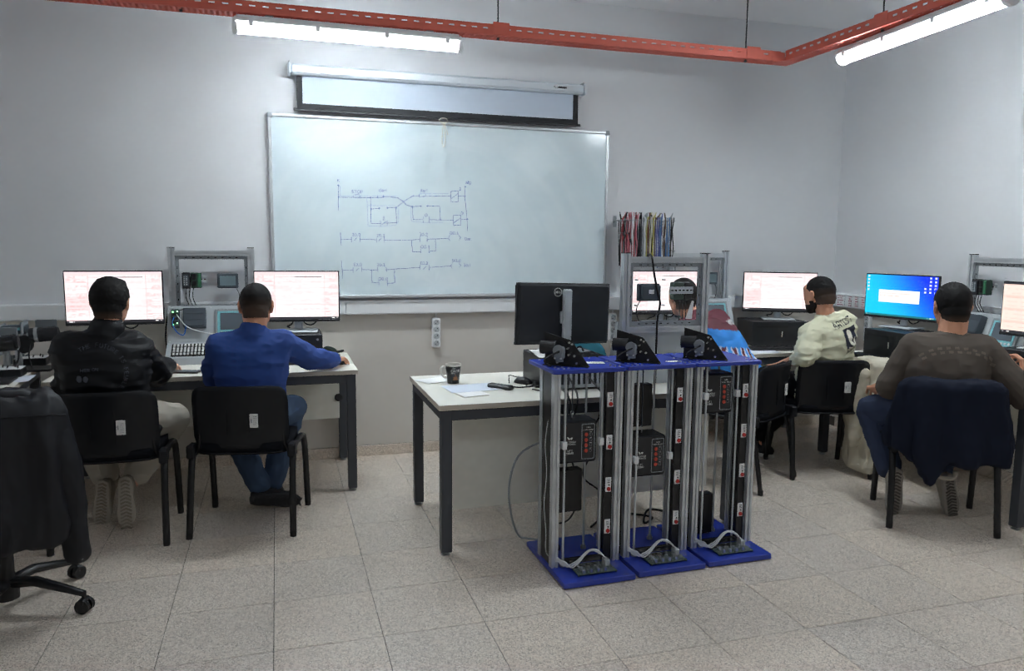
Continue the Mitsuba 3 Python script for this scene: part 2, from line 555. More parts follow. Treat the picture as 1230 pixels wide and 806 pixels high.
wb.part('pen_ledge', [bx(X0 + .02, X1 - .02, YF - .05, YF - .005, Z0 + .004, Z0 + .010, .002), bx(X0 + .02, X1 - .02, YF - .052, YF - .046, Z0 + .004, Z0 + .02, .002)], 'aluminium')
INK = [[(0.053, 1.862), (0.05, 1.699)], [(0.054, 1.785), (0.146, 1.787)], [(0.152, 1.799), (0.152, 1.783), (0.192, 1.784), (0.192, 1.8)], [(0.159, 1.805), (0.188, 1.806)], [(0.192, 1.786), (0.311, 1.79)],
       [(0.313, 1.804), (0.313, 1.79), (0.35, 1.79), (0.35, 1.805)], [(0.35, 1.797), (0.445, 1.793), (0.484, 1.769), (0.507, 1.745), (0.547, 1.734)], [(0.264, 1.788), (0.266, 1.615), (0.329, 1.616)], [(0.267, 1.712), (0.321, 1.718)],
       [(0.377, 1.723), (0.435, 1.724), (0.438, 1.624), (0.374, 1.62)], [(0.329, 1.633), (0.329, 1.6)], [(0.374, 1.634), (0.374, 1.602)], [(0.337, 1.609), (0.365, 1.629)], [(0.435, 1.724), (0.507, 1.781), (0.547, 1.804), (0.593, 1.808)],
       [(0.595, 1.817), (0.595, 1.803), (0.641, 1.807), (0.641, 1.82)], [(0.641, 1.809), (0.813, 1.814)], [(0.547, 1.734), (0.606, 1.739)], [(0.652, 1.742), (0.737, 1.744), (0.742, 1.649)], [(0.547, 1.734), (0.552, 1.646), (0.62, 1.647)],
       [(0.624, 1.666), (0.624, 1.629)], [(0.663, 1.669), (0.663, 1.627)], [(0.663, 1.648), (0.834, 1.647)], [(0.815, 1.845), (0.869, 1.849), (0.869, 1.776), (0.819, 1.773), (0.815, 1.845)], [(0.819, 1.795), (0.866, 1.83)], [(0.869, 1.815), (0.916, 1.816)],
       [(0.834, 1.68), (0.889, 1.685), (0.889, 1.614), (0.836, 1.611), (0.834, 1.68)], [(0.838, 1.628), (0.886, 1.665)], [(0.889, 1.654), (0.933, 1.657)], [(0.919, 1.88), (0.916, 1.814), (0.933, 1.657), (0.936, 1.574)], [(0.061, 1.552), (0.065, 1.469)],
       [(0.065, 1.508), (0.133, 1.508)], [(0.133, 1.525), (0.133, 1.492)], [(0.191, 1.526), (0.191, 1.492)], [(0.153, 1.502), (0.17, 1.518)], [(0.191, 1.509), (0.299, 1.507)], [(0.301, 1.523), (0.301, 1.49)], [(0.352, 1.524), (0.352, 1.49)],
       [(0.316, 1.501), (0.334, 1.517)], [(0.352, 1.505), (0.539, 1.507), (0.6, 1.513)], [(0.6, 1.53), (0.6, 1.495)], [(0.649, 1.531), (0.649, 1.496)], [(0.649, 1.514), (0.795, 1.52)], [(0.539, 1.507), (0.547, 1.426), (0.604, 1.428)], [(0.604, 1.445), (0.602, 1.42)],
       [(0.66, 1.445), (0.665, 1.42)], [(0.662, 1.432), (0.709, 1.434), (0.707, 1.514)], [(0.81, 1.544), (0.798, 1.524), (0.808, 1.506)], [(0.874, 1.541), (0.888, 1.527), (0.876, 1.511)], [(0.065, 1.364), (0.072, 1.242)], [(0.073, 1.3), (0.141, 1.303)],
       [(0.141, 1.318), (0.14, 1.286)], [(0.198, 1.32), (0.198, 1.291)], [(0.16, 1.297), (0.178, 1.311)], [(0.198, 1.305), (0.307, 1.302)], [(0.307, 1.317), (0.307, 1.29)], [(0.364, 1.32), (0.366, 1.29)], [(0.364, 1.302), (0.418, 1.308), (0.599, 1.319)],
       [(0.599, 1.333), (0.599, 1.302)], [(0.662, 1.333), (0.662, 1.299)], [(0.62, 1.306), (0.641, 1.326)], [(0.662, 1.319), (0.818, 1.329)], [(0.263, 1.302), (0.268, 1.216), (0.313, 1.214)], [(0.313, 1.232), (0.313, 1.193)], [(0.37, 1.229), (0.371, 1.195)],
       [(0.369, 1.209), (0.422, 1.213), (0.42, 1.308)], [(0.827, 1.352), (0.817, 1.331), (0.824, 1.315)], [(0.874, 1.349), (0.888, 1.333), (0.877, 1.319)]]
FAINT = [[(0.064, 1.857), (0.063, 1.794), (0.146, 1.794), (0.311, 1.80), (0.44, 1.803)], [(0.593, 1.822), (0.801, 1.828)], [(0.447, 1.735), (0.518, 1.787), (0.558, 1.814)], [(0.24, 1.785), (0.245, 1.60), (0.33, 1.597), (0.43, 1.606), (0.45, 1.63), (0.452, 1.72)],
         [(0.535, 1.74), (0.54, 1.635), (0.62, 1.628), (0.76, 1.632)], [(0.24, 1.735), (0.43, 1.738)]]


def strokes(lines, w, y):
    out = []
    for l in lines:
        for (xa, za), (xb, zb) in zip(l[:-1], l[1:]):
            L = math.hypot(xb - xa, zb - za)
            s = bx(-w / 2, L + w / 2, -.0004, .0002, -w / 2, w / 2)
            out.append(xf(s, (xa, y, za), 0, 0, -math.degrees(math.atan2(zb - za, xb - xa))))
    return cat(out)


TXT = [('K', .045, 1.889), ('STOP', .138, 1.818), ('Geri', .318, 1.832), ('ileri', .604, 1.837), ('Mp', .921, 1.903), ('I0.0', .138, 1.533), ('I0.1', .302, 1.529), ('I0.2', .597, 1.54), ('Q0.1', .807, 1.552), ('Ger.', .913, 1.513),
       ('Q0.1', .602, 1.455), ('I0.0', .144, 1.333), ('I0.1', .303, 1.331), ('I0.2', .599, 1.342), ('Q0.0', .822, 1.362), ('ileri', .908, 1.328), ('Q0.0', .308, 1.234), ('2', .874, 1.856), ('G', .886, 1.69), ('G', .632, 1.672), ('2', .342, 1.644)]
dots = [(.053, 1.862), (.053, 1.785), (.264, 1.788), (.267, 1.712), (.435, 1.724), (.547, 1.734), (.742, 1.649), (.916, 1.815), (.933, 1.657), (.919, 1.88), (.35, 1.797), (.313, 1.79), (.321, 1.718), (.377, 1.723), (.606, 1.739), (.652, 1.742)]
wb.part('ladder_diagram', [strokes(INK, .0030, YF + .0036)] + [xf(bx(-.005, .005, -.0004, .0002, -.005, .005), (x, YF + .0036, z), 0, 0, 45) for x, z in dots], 'ink', 'blue marker ladder diagrams with contacts and coils', smooth=False, kind='stuff')
wb.part('diagram_lettering', [text(s, .021, (x, YF + .004, z - .004), depth=.0006, center=False) for s, x, z in TXT], 'ink', 'blue handwritten contact names', smooth=False, kind='stuff')
wb.part('faint_diagram_line', strokes(FAINT, .003, YF + .0037), 'ink_faint', 'half-erased pale marker lines', smooth=False, kind='stuff')

ps = Thing('projection_screen', 'pull-down projection screen in a white case above the whiteboard', 'projection screen')
ps.part('case', [bx(-.235, 1.765, 1.215, 1.30, 2.545, 2.612, .014)], 'case_white')
for x in (-.252, 1.765):
    ps.part('case_end', bx(x, x + .017, 1.212, 1.303, 2.54, 2.617, .008), 'case_white')
    ps.part('wall_bracket', bx(x + .004, x + .014, 1.25, WALL_Y, 2.60, 2.632, .002), 'grey_metal')
ps.part('fabric', bx(-.165, 1.70, 1.268, 1.270, 2.374, 2.56), 'screen_fabric')
ps.part('black_edge', [bx(-.20, -.165, 1.2665, 1.2705, 2.338, 2.56), bx(1.70, 1.738, 1.2665, 1.2705, 2.338, 2.56), bx(-.165, 1.70, 1.2665, 1.2705, 2.338, 2.374)], 'black_border')
ps.part('bottom_bar', [bx(-.20, 1.738, 1.262, 1.274, 2.325, 2.340, .003), bx(-.222, -.20, 1.262, 1.274, 2.328, 2.345, .003), bx(1.738, 1.76, 1.262, 1.274, 2.328, 2.345, .003)], 'dark_plastic')
ps.part('maker_plate', [bx(1.535, 1.63, 1.2125, 1.2155, 2.573, 2.585)], 'dark_plastic')
ps.part('maker_plate_mark', [xf(bx(-.004, .004, -.0005, .0005, -.004, .004), (1.545 + .008 * k, 1.212, 2.579), 0, 0, 45) for k in range(3)], 'white_plastic')
ps.part('pull_cord', [tube(spl([(.757 + .03 * math.cos(q), 1.258, 2.315 + .016 * math.sin(q)) for q in np.linspace(0, 2 * math.pi, 9)], 3), .0028, 6),
                      tube(spl([(.757, 1.256, 2.30), (.748, 1.25, 2.24), (.745, 1.25, 2.17), (.755, 1.25, 2.135), (.766, 1.25, 2.17), (.764, 1.25, 2.24), (.76, 1.256, 2.30), (.785, 1.25, 2.22)], 5), .0022, 6),
                      bx(.748, .77, 1.25, 1.262, 2.282, 2.296, .003)], 'cream')

tr = Thing('cable_trunking', 'white plastic cable trunking running along the back wall under the whiteboard', 'trunking')
xs = [LEFT_X + .002, -1.95, .085, 2.3, RIGHT_X - .002]
for x0, x1 in zip(xs[:-1], xs[1:]):
    tr.part('base', [bx(x0, x1 - .0005, 1.272, WALL_Y - .0015, 1.0, 1.098, .002)], 'white_plastic')
    tr.part('cover', [bx(x0 + .002, x1 - .002, 1.266, 1.274, 1.006, 1.092, .002)], 'white_plastic')
for x in (.09, .95, -1.1, 2.02, 3.0):
    tr.part('joint_cover', bx(x, x + .006, 1.263, 1.274, 1.003, 1.095), 'white_plastic')
tr = Thing('cable_trunking', 'white printed cable trunking running along the right wall behind the blue screen', 'trunking')
tr.part('base', [bx(4.02, RIGHT_X - .0015, FRONT_Y + .002, 1.264, 1.0, 1.112, .002)], 'white_plastic')
tr.part('cover', [bx(4.013, 4.022, FRONT_Y + .002, 1.26, 1.006, 1.106, .002)], 'white_plastic')
marks = []
for k, yy in enumerate((1.20, 1.165, 1.07, 1.0, .93)):
    for r in range(5):
        marks.append(bx(4.0125, 4.0135, yy - .035 + .012 * (r % 2), yy, 1.018 + r * .018, 1.024 + r * .018))
tr.part('printed_line', marks, 'ext_pink', 'faint printed marks')
tr.part('printed_rule', [bx(4.0122, 4.0135, y_, y_ + .003, 1.012, 1.10) for y_ in (1.22, 1.11, 1.035, .965, .89)] + [bx(4.0122, 4.0135, .88, 1.22, 1.094, 1.096)], 'grey_plastic')


def wall_strip(at, rz, label, n=4, cord=.04):
    t = Thing('power_strip', label, 'power strip', at, rz)
    h = n * .049 + .015
    t.part('body', bx(-.029, .029, -.038, -.002, -h, 0, .008), 'white_plastic')
    for i in range(n):
        z = -.032 - i * .049
        s = lathe([(.0215, 0), (.0205, .0028), (.0175, .0028), (.0165, .0006), (.0, .0006)], 20)
        k = t.part('socket', xf(s, (0, -.0375, z), 0, 90), 'pale_metal', 'recessed round socket')
        t.part('pin_hole', [xf(cyl((0, 0, 0), (0, 0, .001), .0035, 8), (dx, -.0382, z + dz), 0, 90) for dx, dz in ((-.007, -.007), (.007, .007))], 'black_plastic', parent=k)
    t.part('cord', tube([(0, -.02, -.002), (0, -.02, cord * .6), (0, -.015, cord)], .004, 6), 'white_plastic')
    return t


wall_strip((.71, WALL_Y, .966), 0, 'white four-socket power strip hanging on the back wall above the mug table', 4, .034)
wall_strip((RIGHT_X, .885, .966), -90, 'white four-socket power strip on the right wall beside the blue screen', 4, .034)
wall_strip((2.065, WALL_Y, .975), 0, 'white power strip on the back wall behind the trainer frame seen from behind', 4, .026)

# ------------------------------------------------------------------ tables
def table(name, at, rz, L, D, label, panel=None, h=.74):
    """Top L x D with its front left corner at the origin, steel legs, local y to the back."""
    t = Thing(name, label, 'table', at, rz)
    t.part('tabletop', [bx(0, L, 0, D, h - .026, h, .002)], 'laminate')
    t.part('edge_band', [bx(-.0008, L + .0008, -.0008, 0, h - .025, h - .001), bx(-.0008, 0, 0, D, h - .025, h - .001), bx(L, L + .0008, 0, D, h - .025, h - .001)], 'laminate_edge')
    s = .052
    for x in (.012, L - .012 - s):
        for y in (.012, D - .012 - s):
            lg = t.part('leg', bx(x, x + s, y, y + s, .018, h - .027, .003), 'dark_steel')
            t.part('foot', lathe([(0, 0), (.02, 0), (.022, .006), (.014, .012), (.012, .02), (0, .02)], 14).apply_translation((x + s / 2, y + s / 2, 0)), 'chrome', 'chrome levelling foot', parent=lg)
    t.part('frame_rail', [bx(.06, L - .06, .014, .044, h - .078, h - .027, .002)], 'dark_steel')
    t.part('frame_rail', [bx(.06, L - .06, D - .044, D - .014, h - .078, h - .027, .002)], 'dark_steel')
    for x in (.014, L - .044):
        t.part('frame_rail', [bx(x, x + .03, .06, D - .06, h - .078, h - .027, .002)], 'dark_steel')
    if panel:
        y, z0, z1 = panel
        t.part('modesty_panel', bx(.07, L - .07, y, y + .018, z0, z1, .002), 'laminate')
    return t


t1 = table('desk', (-1.56, .555, 0), 0, 1.65, .75, 'white laminate desk against the back wall, under the two screens on the left', (.55, .33, .58))
t1.part('cable_hole_cap', xf(lathe([(.0, 0), (.026, 0), (.022, .008), (0, .008)], 16), (.075 + 1.5, .548, .47), 0, 90), 'dark_plastic')
tm_ = table('desk', (.352, -.55, 0), 0, 1.62, .82, 'white laminate table with dark square legs in the middle, carrying the mug', (.20, .16, .66))
table('desk', (2.05, .562, 0), 0, 1.61, .75, 'white laminate desk along the back wall in the right corner', (.6, .35, .66))
table('desk', (3.345, .55, 0), -90, 1.6, .72, 'white laminate desk along the right wall under the blue screen', (.6, .35, .66))
lt = table('desk', (-1.62, .1, 0), 95.7, 1.18, .76, 'pale desk at the left edge carrying two motor rigs')


# ------------------------------------------------------------------ screens
def ui_editor(p, n, uv):
    u, v = uv.x, uv.y
    c = mix((1.0, .985, .985), (1.0, .80, .80), dr.select((u < .235) & (v > .25) & (v < .52), mi.Float(.9), mi.Float(.12)))
    row, col = dr.floor(v * 46), dr.floor(u * 9)
    line = smoothstep(.42, .6, cell_rand(row, col, 1)) * (noise(u * 60, v * 46, 2.0))
    side = dr.select((u < .235) | (u > .83), mi.Float(1.0), mi.Float(.5))
    c = mix(c, (1.0, .50, .50), line * side * .8)
    c = mix(c, (.9, .6, .6), dr.select((dr.abs(u - .235) < .003) | (dr.abs(u - .83) < .003), mi.Float(1), mi.Float(0)))
    c = mix(c, (1.0, .66, .66), dr.select((dr.abs(v - .66) < .004) | (dr.abs(v - .31) < .006) | (dr.abs(v - .79) < .004), mi.Float(.9), mi.Float(0)))
    bar = (v > .885) & (v < .903) & (u > .24) & (u < .80)
    c = mix(c, (.25, .2, .22), dr.select(bar, .25 + .6 * smoothstep(.45, .5, u), mi.Float(0)))
    c = mix(c, (1.0, .78, .78), dr.select(v > .93, mi.Float(.9), mi.Float(0)))
    task = v < .045
    icon = ((u < .09) & (cell_rand(dr.floor(u * 110), 3, 1) > .45) | (u > .9) & (cell_rand(dr.floor(u * 120), 5, 1) > .6)) & (v > .012) & (v < .034)
    c = mix(c, (.03, .03, .035), dr.select(task & (u > .27), mi.Float(1), mi.Float(0)))
    c = mix(c, (.05, .05, .055), dr.select(task & (u <= .27), mi.Float(1), mi.Float(0)))
    c = mix(c, (.9, .9, .9), dr.select(task & icon, mi.Float(1), mi.Float(0)))
    return c * SCREEN


def ui_desktop(p, n, uv):
    u, v = uv.x, uv.y
    c = mix(lin('0fd0ff'), lin('0a35f0'), smoothstep(.05, .95, u * .9 + (v - .5) * .35))
    cu, cv = u * 15, v * 12
    fu, fv = cu - dr.floor(cu), cv - dr.floor(cv)
    ic = (fu > .28) & (fu < .72) & (fv > .25) & (fv < .8)
    on = ((u < .066) & (v > .6)) | ((u > .86) & (v > .72)) | ((u > .8) & (v > .58) & (v < .75) & (u < .96))
    c = mix(c, mix((.95, .95, 1.0), (.7, .8, .95), cell_rand(dr.floor(cu), dr.floor(cv), 2)), dr.select(ic & on, mi.Float(.9), mi.Float(0)))
    dlg = (u > .19) & (u < .765) & (v > .335) & (v < .64)
    c = mix(c, (1.0, .99, .98), dr.select(dlg, mi.Float(1), mi.Float(0)))
    rr = dr.floor((v - .335) * 34)
    txt = dlg & (u > .21) & (u < .73) & (rr > 4) & (rr < 10) & (v < .61) & ((rr - 2 * dr.floor(rr / 2)) > .5)
    c = mix(c, (.93, .55, .45), dr.select(txt & (u < .73 - .28 * cell_rand(rr, 2, 2)), noise(u * 120, rr, 1.0) * .8, mi.Float(0)))
    c = mix(c, (.01, .20, .22), dr.select(v < .045, mi.Float(1), mi.Float(0)))
    c = mix(c, (.9, .9, .9), dr.select((v > .012) & (v < .034) & ((u < .07) | (u > .88)) & (cell_rand(dr.floor(u * 90), 1, 1) > .5), mi.Float(1), mi.Float(0)))
    return c * SCREEN


def ui_program(p, n, uv):
    u, v = uv.x, uv.y
    c = mix(lin('ffe9dc'), lin('ffd9cb'), dr.select((v - .25 * dr.floor(v / .25)) > .2, mi.Float(1), mi.Float(0)))
    r = v * 12
    f = r - dr.floor(r)
    ln = (dr.abs(f - .5) < .05) & (u > .05) & (cell_rand(dr.floor(u * 30), dr.floor(r), 1) > .3)
    c = mix(c, (.7, .45, .4), dr.select(ln, mi.Float(.7), mi.Float(0)))
    c = mix(c, (.03, .03, .035), dr.select((v < .05) | (v > .97), mi.Float(1), mi.Float(0)))
    c = mix(c, (.9, .9, .9), dr.select((v > .015) & (v < .035) & (u < .12) & (cell_rand(dr.floor(u * 90), 1, 1) > .5), mi.Float(1), mi.Float(0)))
    return c * SCREEN


def quad(x0, x1, z0, z1, y):
    v = np.array([[x0, y, z0], [x1, y, z0], [x1, y, z1], [x0, y, z1]])
    return trimesh.Trimesh(v, [[0, 1, 2], [0, 2, 3]], process=False), np.array([[0, 0], [1, 0], [1, 1], [0, 1.0]])


def monitor(at, rz, ui, label, base_z, w=.53, h=.315, z0=.99, roll=0.0, rear=False):
    """Screen looks along local -y; the stand's foot rests at height base_z."""
    t = Thing('monitor', label, 'monitor', at, rz)
    R = (lambda m: xf(xf(m, (0, 0, -z0)), (0, 0, z0), 0, 0, roll)) if roll else (lambda m: m)
    t.part('housing', R(cat(bx(-w / 2, w / 2, -.004, .016, z0, z0 + h, .003), bx(-w / 2 + .06, w / 2 - .06, .014, .034, z0 + .05, z0 + h - .05, .012) if not rear else bx(-w / 2 + .004, w / 2 - .004, .012, .034, z0 + .004, z0 + h - .004, .012))), 'monitor_back')
    q, uv = quad(-w / 2 + .006, w / 2 - .006, z0 + .016, z0 + h - .007, -.0046)
    t.part('screen', q, 'black_plastic', 'lit screen' , smooth=False, uv=uv, emitter={'type': 'area', 'radiance': proc(ui)})
    t.part('lower_bezel', R(bx(-w / 2, w / 2, -.008, -.002, z0, z0 + .015, .002)), 'dark_plastic')
    zt = z0 + (h - .03 if rear else h * .55)
    t.part('neck', [bx(-.026, .026, .045, .075, base_z + .008, zt, .008), bx(-.03, .03, .028, .05, z0 + h * .35, z0 + h * .55, .005)], 'pale_metal')
    t.part('cable', [tube(spl([(.01, .07, z0 + .06), (.035, .06, z0 - .01), (.075, .05, z0 - .028), (.11, .06, z0 - .005), (.12, .09, z0 + .05)], 5), .0045, 6), tube(spl([(-.02, .08, z0 + .05), (-.04, .07, z0 - .02), (-.07, .09, base_z + .03), (-.06, .14, base_z + .014)], 5), .0045, 6)], 'cable_black', smooth=True)
    t.part('base', [bx(-.12, .12, -.06, .12, base_z, base_z + .01, .004)], 'pale_metal')
    return t


monitor((-1.268, 1.0, 0), 1.5, ui_editor, 'leftmost lit screen, behind the man in the black jacket', .74, w=.525, h=.32, z0=.992)
monitor((-.235, .98, 0), -5, ui_editor, 'lit screen to the right of the man in the blue sweater', .925, w=.515, h=.318, z0=.992)
monitor((3.325, 1.02, 0), -28, ui_editor, 'lit screen in front of the man in the cream sweatshirt', .925, w=.54, h=.305, z0=.985)
monitor((2.33, 1.0, 0), -3, ui_editor, 'lit screen seen through the open trainer frame', .925, w=.52, h=.315, z0=.99)
monitor((3.805, .325, 0), -78, ui_desktop, 'bright blue desktop screen with a white dialog, by the right wall', .925, w=.55, h=.312, z0=.988)
monitor((3.70, -.83, 0), -86, ui_program, 'orange tinted screen cut off at the right edge of the picture', .925, w=.53, h=.31, z0=.99)
mm = monitor((1.14, -.05, 0), 188, ui_editor, 'dark monitor seen from behind on the middle table', .905, w=.575, h=.335, z0=.943, roll=-1.6, rear=True)
ring = trimesh.creation.annulus(.0205, .024, .002, sections=32)
mm.part('round_logo', [xf(upright(ring), (.045, .0375, .943 + .288), 180), text('DELL', .011, (.045, .0375, .943 + .283), 180, .001, True)], 'sticker', 'round white logo with lettering')
mm.part('port_cover', bx(-.17, .13, .0342, .0352, .965, 1.02, .0003), 'dark_plastic')


def desktop_pc(at, rz, label, w=.40, d=.34, h=.165):
    """A desktop computer lying flat, front face at local y = 0."""
    t = Thing('desktop_computer', label, 'computer', at, rz)
    t.part('case', bx(-w / 2, w / 2, .012, d, .006, h, .004), 'black_plastic')
    t.part('front_panel', bx(-w / 2, w / 2, 0, .014, .004, h + .002, .004), 'dark_plastic')
    t.part('drive_slot', bx(-w / 2 + .03, w / 2 - .16, -.001, .001, h - .045, h - .03), 'black_plastic')
    t.part('power_button', xf(cyl((0, 0, 0), (0, 0, .003), .008, 14), (w / 2 - .03, .0, h - .03), 0, 90), 'grey_plastic')
    t.part('badge', bx(w * .02, w * .02 + .008, -.0012, .001, h * .38, h * .62), 'chrome')
    t.part('usb_port', [bx(w / 2 - .07, w / 2 - .055, -.001, .001, h * z, h * z + .006) for z in (.3, .45, .6)], 'grey_plastic')
    rear = [bx(-w / 2 + .02, w / 2 - .02, d, d + .0015, .012, h - .008)]
    t.part('rear_plate', rear, 'pale_metal', 'pale metal rear plate')
    t.part('rear_slot', [bx(-w / 2 + .05 + .03 * k, -w / 2 + .065 + .03 * k, d + .001, d + .0025, .03, h - .03) for k in range(9)], 'dark_plastic')
    for sx in (-1, 1):
        for y in (.03, d - .03):
            t.part('foot', bx(sx * (w / 2 - .03) - .01, sx * (w / 2 - .03) + .01, y - .01, y + .01, 0, .007), 'rubber')
    return t


desktop_pc((-.295, .82, .74), 0, 'black desktop computer under the screen right of the man in the blue sweater', w=.40, h=.185)
desktop_pc((3.245, .875, .74), -14, 'black desktop computer under the screen of the man in the cream sweatshirt', w=.43, h=.185)
desktop_pc((2.28, .86, .74), 0, 'black desktop computer behind the trainer frame on the corner desk', w=.40, h=.185)
desktop_pc((3.56, .16, .74), -91, 'black desktop computer under the blue screen by the right wall', w=.44, h=.185)
desktop_pc((3.57, -.84, .74), -90, 'black desktop computer at the right edge under the orange tinted screen', w=.42, h=.185)
desktop_pc((1.125, .03, .74), 180, 'black desktop computer under the monitor seen from behind', w=.36, d=.38, h=.165)


def keyboard(at, rz, label):
    t = Thing('keyboard', label, 'keyboard', at, rz)
    t.part('body', bx(-.22, .22, -.065, .065, 0, .016, .005), 'black_plastic')
    keys = []
    for r in range(5):
        for c in range(16):
            keys.append(bx(-.205 + c * .0258, -.205 + c * .0258 + .021, -.055 + r * .022, -.055 + r * .022 + .018, .015, .021))
    t.part('keys', keys, 'dark_plastic', kind='stuff', smooth=False)
    return t


keyboard((3.12, .72, .74), -12, 'black keyboard in front of the computer of the man in the cream sweatshirt')
keyboard((3.475, .16, .74), -92, 'black keyboard on the desk below the blue screen')
keyboard((1.04, -.01, .74), 78, 'black keyboard pushed against the computer on the middle table').m


def mouse(at, rz, label):
    t = Thing('computer_mouse', label, 'mouse', at, rz)
    b = soften(union([m3.Manifold.sphere(1, 28).scale((.031, .056, .034)).trim_by_plane((0, 0, 1), 0.0)]), .006, 4)
    t.part('body', b, 'black_plastic', smooth=True)
    t.part('wheel', cyl((-.003, .03, .028), (.003, .03, .028), .007, 12), 'grey_plastic')
    return t


mouse((.022, .815, .742), -20, 'black mouse under the right hand of the man in the blue sweater')
mouse((.905, -.10, .742), 40, 'black mouse beside the keyboard on the middle table')

# small things on the middle table
mug = Thing('mug', 'black coffee mug with white rim, handle and cafe lettering on the middle table', 'mug', (.542, .004, .74), 0)
mug.part('body', lathe([(0, .004), (.028, .004), (.029, 0), (.031, .001), (.0335, .03), (.0385, .07), (.042, .096), (.0425, .0985), (.0395, .0985), (.0365, .07), (.031, .03), (.027, .009), (0, .008)], 40), 'mug_black', smooth=40)
mug.part('rim', lathe([(.0418, .094), (.0428, .0965), (.0432, .1045), (.0415, .1055), (.0395, .104), (.0390, .095), (.0385, .094)], 40), 'mug_white', 'white rim', smooth=40)
mug.part('handle', tube(spl([(-.041, 0, .088), (-.058, 0, .091), (-.068, 0, .075), (-.066, 0, .055), (-.052, 0, .037), (-.036, 0, .032)], 6), .0062, 10), 'mug_white', 'white handle', smooth=True)
bodyt = trimesh.creation.revolve(np.array([(.0335, .03), (.0385, .07), (.042, .096)]), sections=96)
mug.part('lettering', decal(cat(xf(meshkit.text_mesh('the', .008), (-.012, .018, 0)), xf(meshkit.text_mesh('CAFE', .0135, bold=True), (-.021, 0, 0)), xf(meshkit.text_mesh('aroma', .006), (-.02, -.0095, 0))), bodyt, (0, 0, .064), (1, 0, 0), (0, 0, 1), .0006, .004), 'mug_white', 'white hand-drawn lettering', smooth=False)
cup = [prism(rrect(.022, .012, .005), .0008), xf(prism([(-.016 + .016 * math.cos(a) + .016, .004 * math.sin(a)) for a in np.linspace(0, 2 * math.pi, 20)[:-1]], .0008), (0, -.009, 0)), xf(prism([(0, 0), (.003, .006), (0, .013), (-.003, .006)], .0008), (0, .008, 0))]
mug.part('cup_picture', decal(cat(cup), bodyt, (.004, 0, .034), (1, 0, 0), (0, 0, 1), .0006, .004), 'brown_print', 'small brown cup drawing', smooth=False)


def sheet(name, w, d, at, rz, mat, label, cat_='paper', curl=.004, thick=.0012, seed=1):
    n = 10
    g = np.linspace(-.5, .5, n)
    X, Y = np.meshgrid(g * w, g * d, indexing='ij')
    Z = curl * (meshkit.noise(np.stack([X * 14, Y * 14, 0 * X + seed], -1)) * .6 + np.abs(X / w) ** 2 * 1.2)
    v = np.vstack([np.stack([X, Y, Z + thick], -1).reshape(-1, 3), np.stack([X, Y, Z], -1).reshape(-1, 3)])
    f = []
    for i in range(n - 1):
        for j in range(n - 1):
            a = i * n + j
            f += [[a, a + n, a + n + 1], [a, a + n + 1, a + 1], [a + n * n, a + n * n + 1, a + n * n + n + 1], [a + n * n, a + n * n + n + 1, a + n * n + n]]
    edge = [i * n for i in range(n)] + [(n - 1) * n + j for j in range(1, n)] + [i * n + n - 1 for i in range(n - 2, -1, -1)] + list(range(n - 2, 0, -1))
    for a, b in zip(edge, edge[1:] + edge[:1]):
        f += [[b, a, a + n * n], [b, a + n * n, b + n * n]]
    return solo(name, trimesh.Trimesh(v, f, process=False), mat, label, cat_, at=at, rz=rz, smooth=True)


np_ = Thing('note_pad', 'small cream note pad near the front edge of the middle table', 'note pad', (.562, -.335, .7405), 8)
for k in range(3):
    np_.part('page', xf(bx(-.07, .07, -.05, .05, .0015 * k, .0015 * k + .0012), (.002 * k, -.001 * k, 0), 3 * k), 'cream' if k < 2 else 'paper')
sheet('printed_sheet', .29, .20, (.61, -.165, .7405), 6, 'paper_blue', 'pale blue printed sheet lying in front of the mug')
sheet('paper_sheet', .2, .14, (.47, .10, .7405), 24, 'paper', 'white sheet partly under the mug at the left end of the middle table')
rm = Thing('remote_control', 'black hand-held remote lying on the middle table', 'remote control', (.745, -.215, .7405), 128)
rm.part('body', bx(-.075, .075, -.022, .022, 0, .022, .007), 'black_plastic')
rm.part('button', [bx(-.05 + .022 * k, -.038 + .022 * k, y, y + .01, .0215, .0235, .002) for k in range(4) for y in (-.013, .003)], 'grey_plastic', kind='stuff')
cb = Thing('usb_cable', 'black cable running from the remote to the computer on the middle table', 'cable')
cb.part('wire', tube(spl([(.79, -.20, .75), (.85, -.22, .743), (.92, -.20, .745), (.955, -.16, .75), (.93, -.13, .746), (.90, -.17, .744), (.89, -.24, .748), (.95, -.28, .76), (.99, -.30, .744), (.93, -.33, .744), (.89, -.30, .746)], 6), .0035, 7), 'cable_black', smooth=True)
cb.part('plug', bx(.925, .955, -.245, -.215, .742, .775, .004), 'black_plastic')
solo('mouse_cable', tube(spl([(.905, -.045, .76), (.86, .0, .77), (.825, -.10, .775), (.80, -.19, .763)], 7), .0025, 7), 'cable_black', 'thin black mouse cable arching over the middle table', 'cable', smooth=True)
sheet('paper_sheet', .21, .29, (1.05, -.17, .9065), -8, 'paper', 'white sheet lying on the computer under the monitor seen from behind')

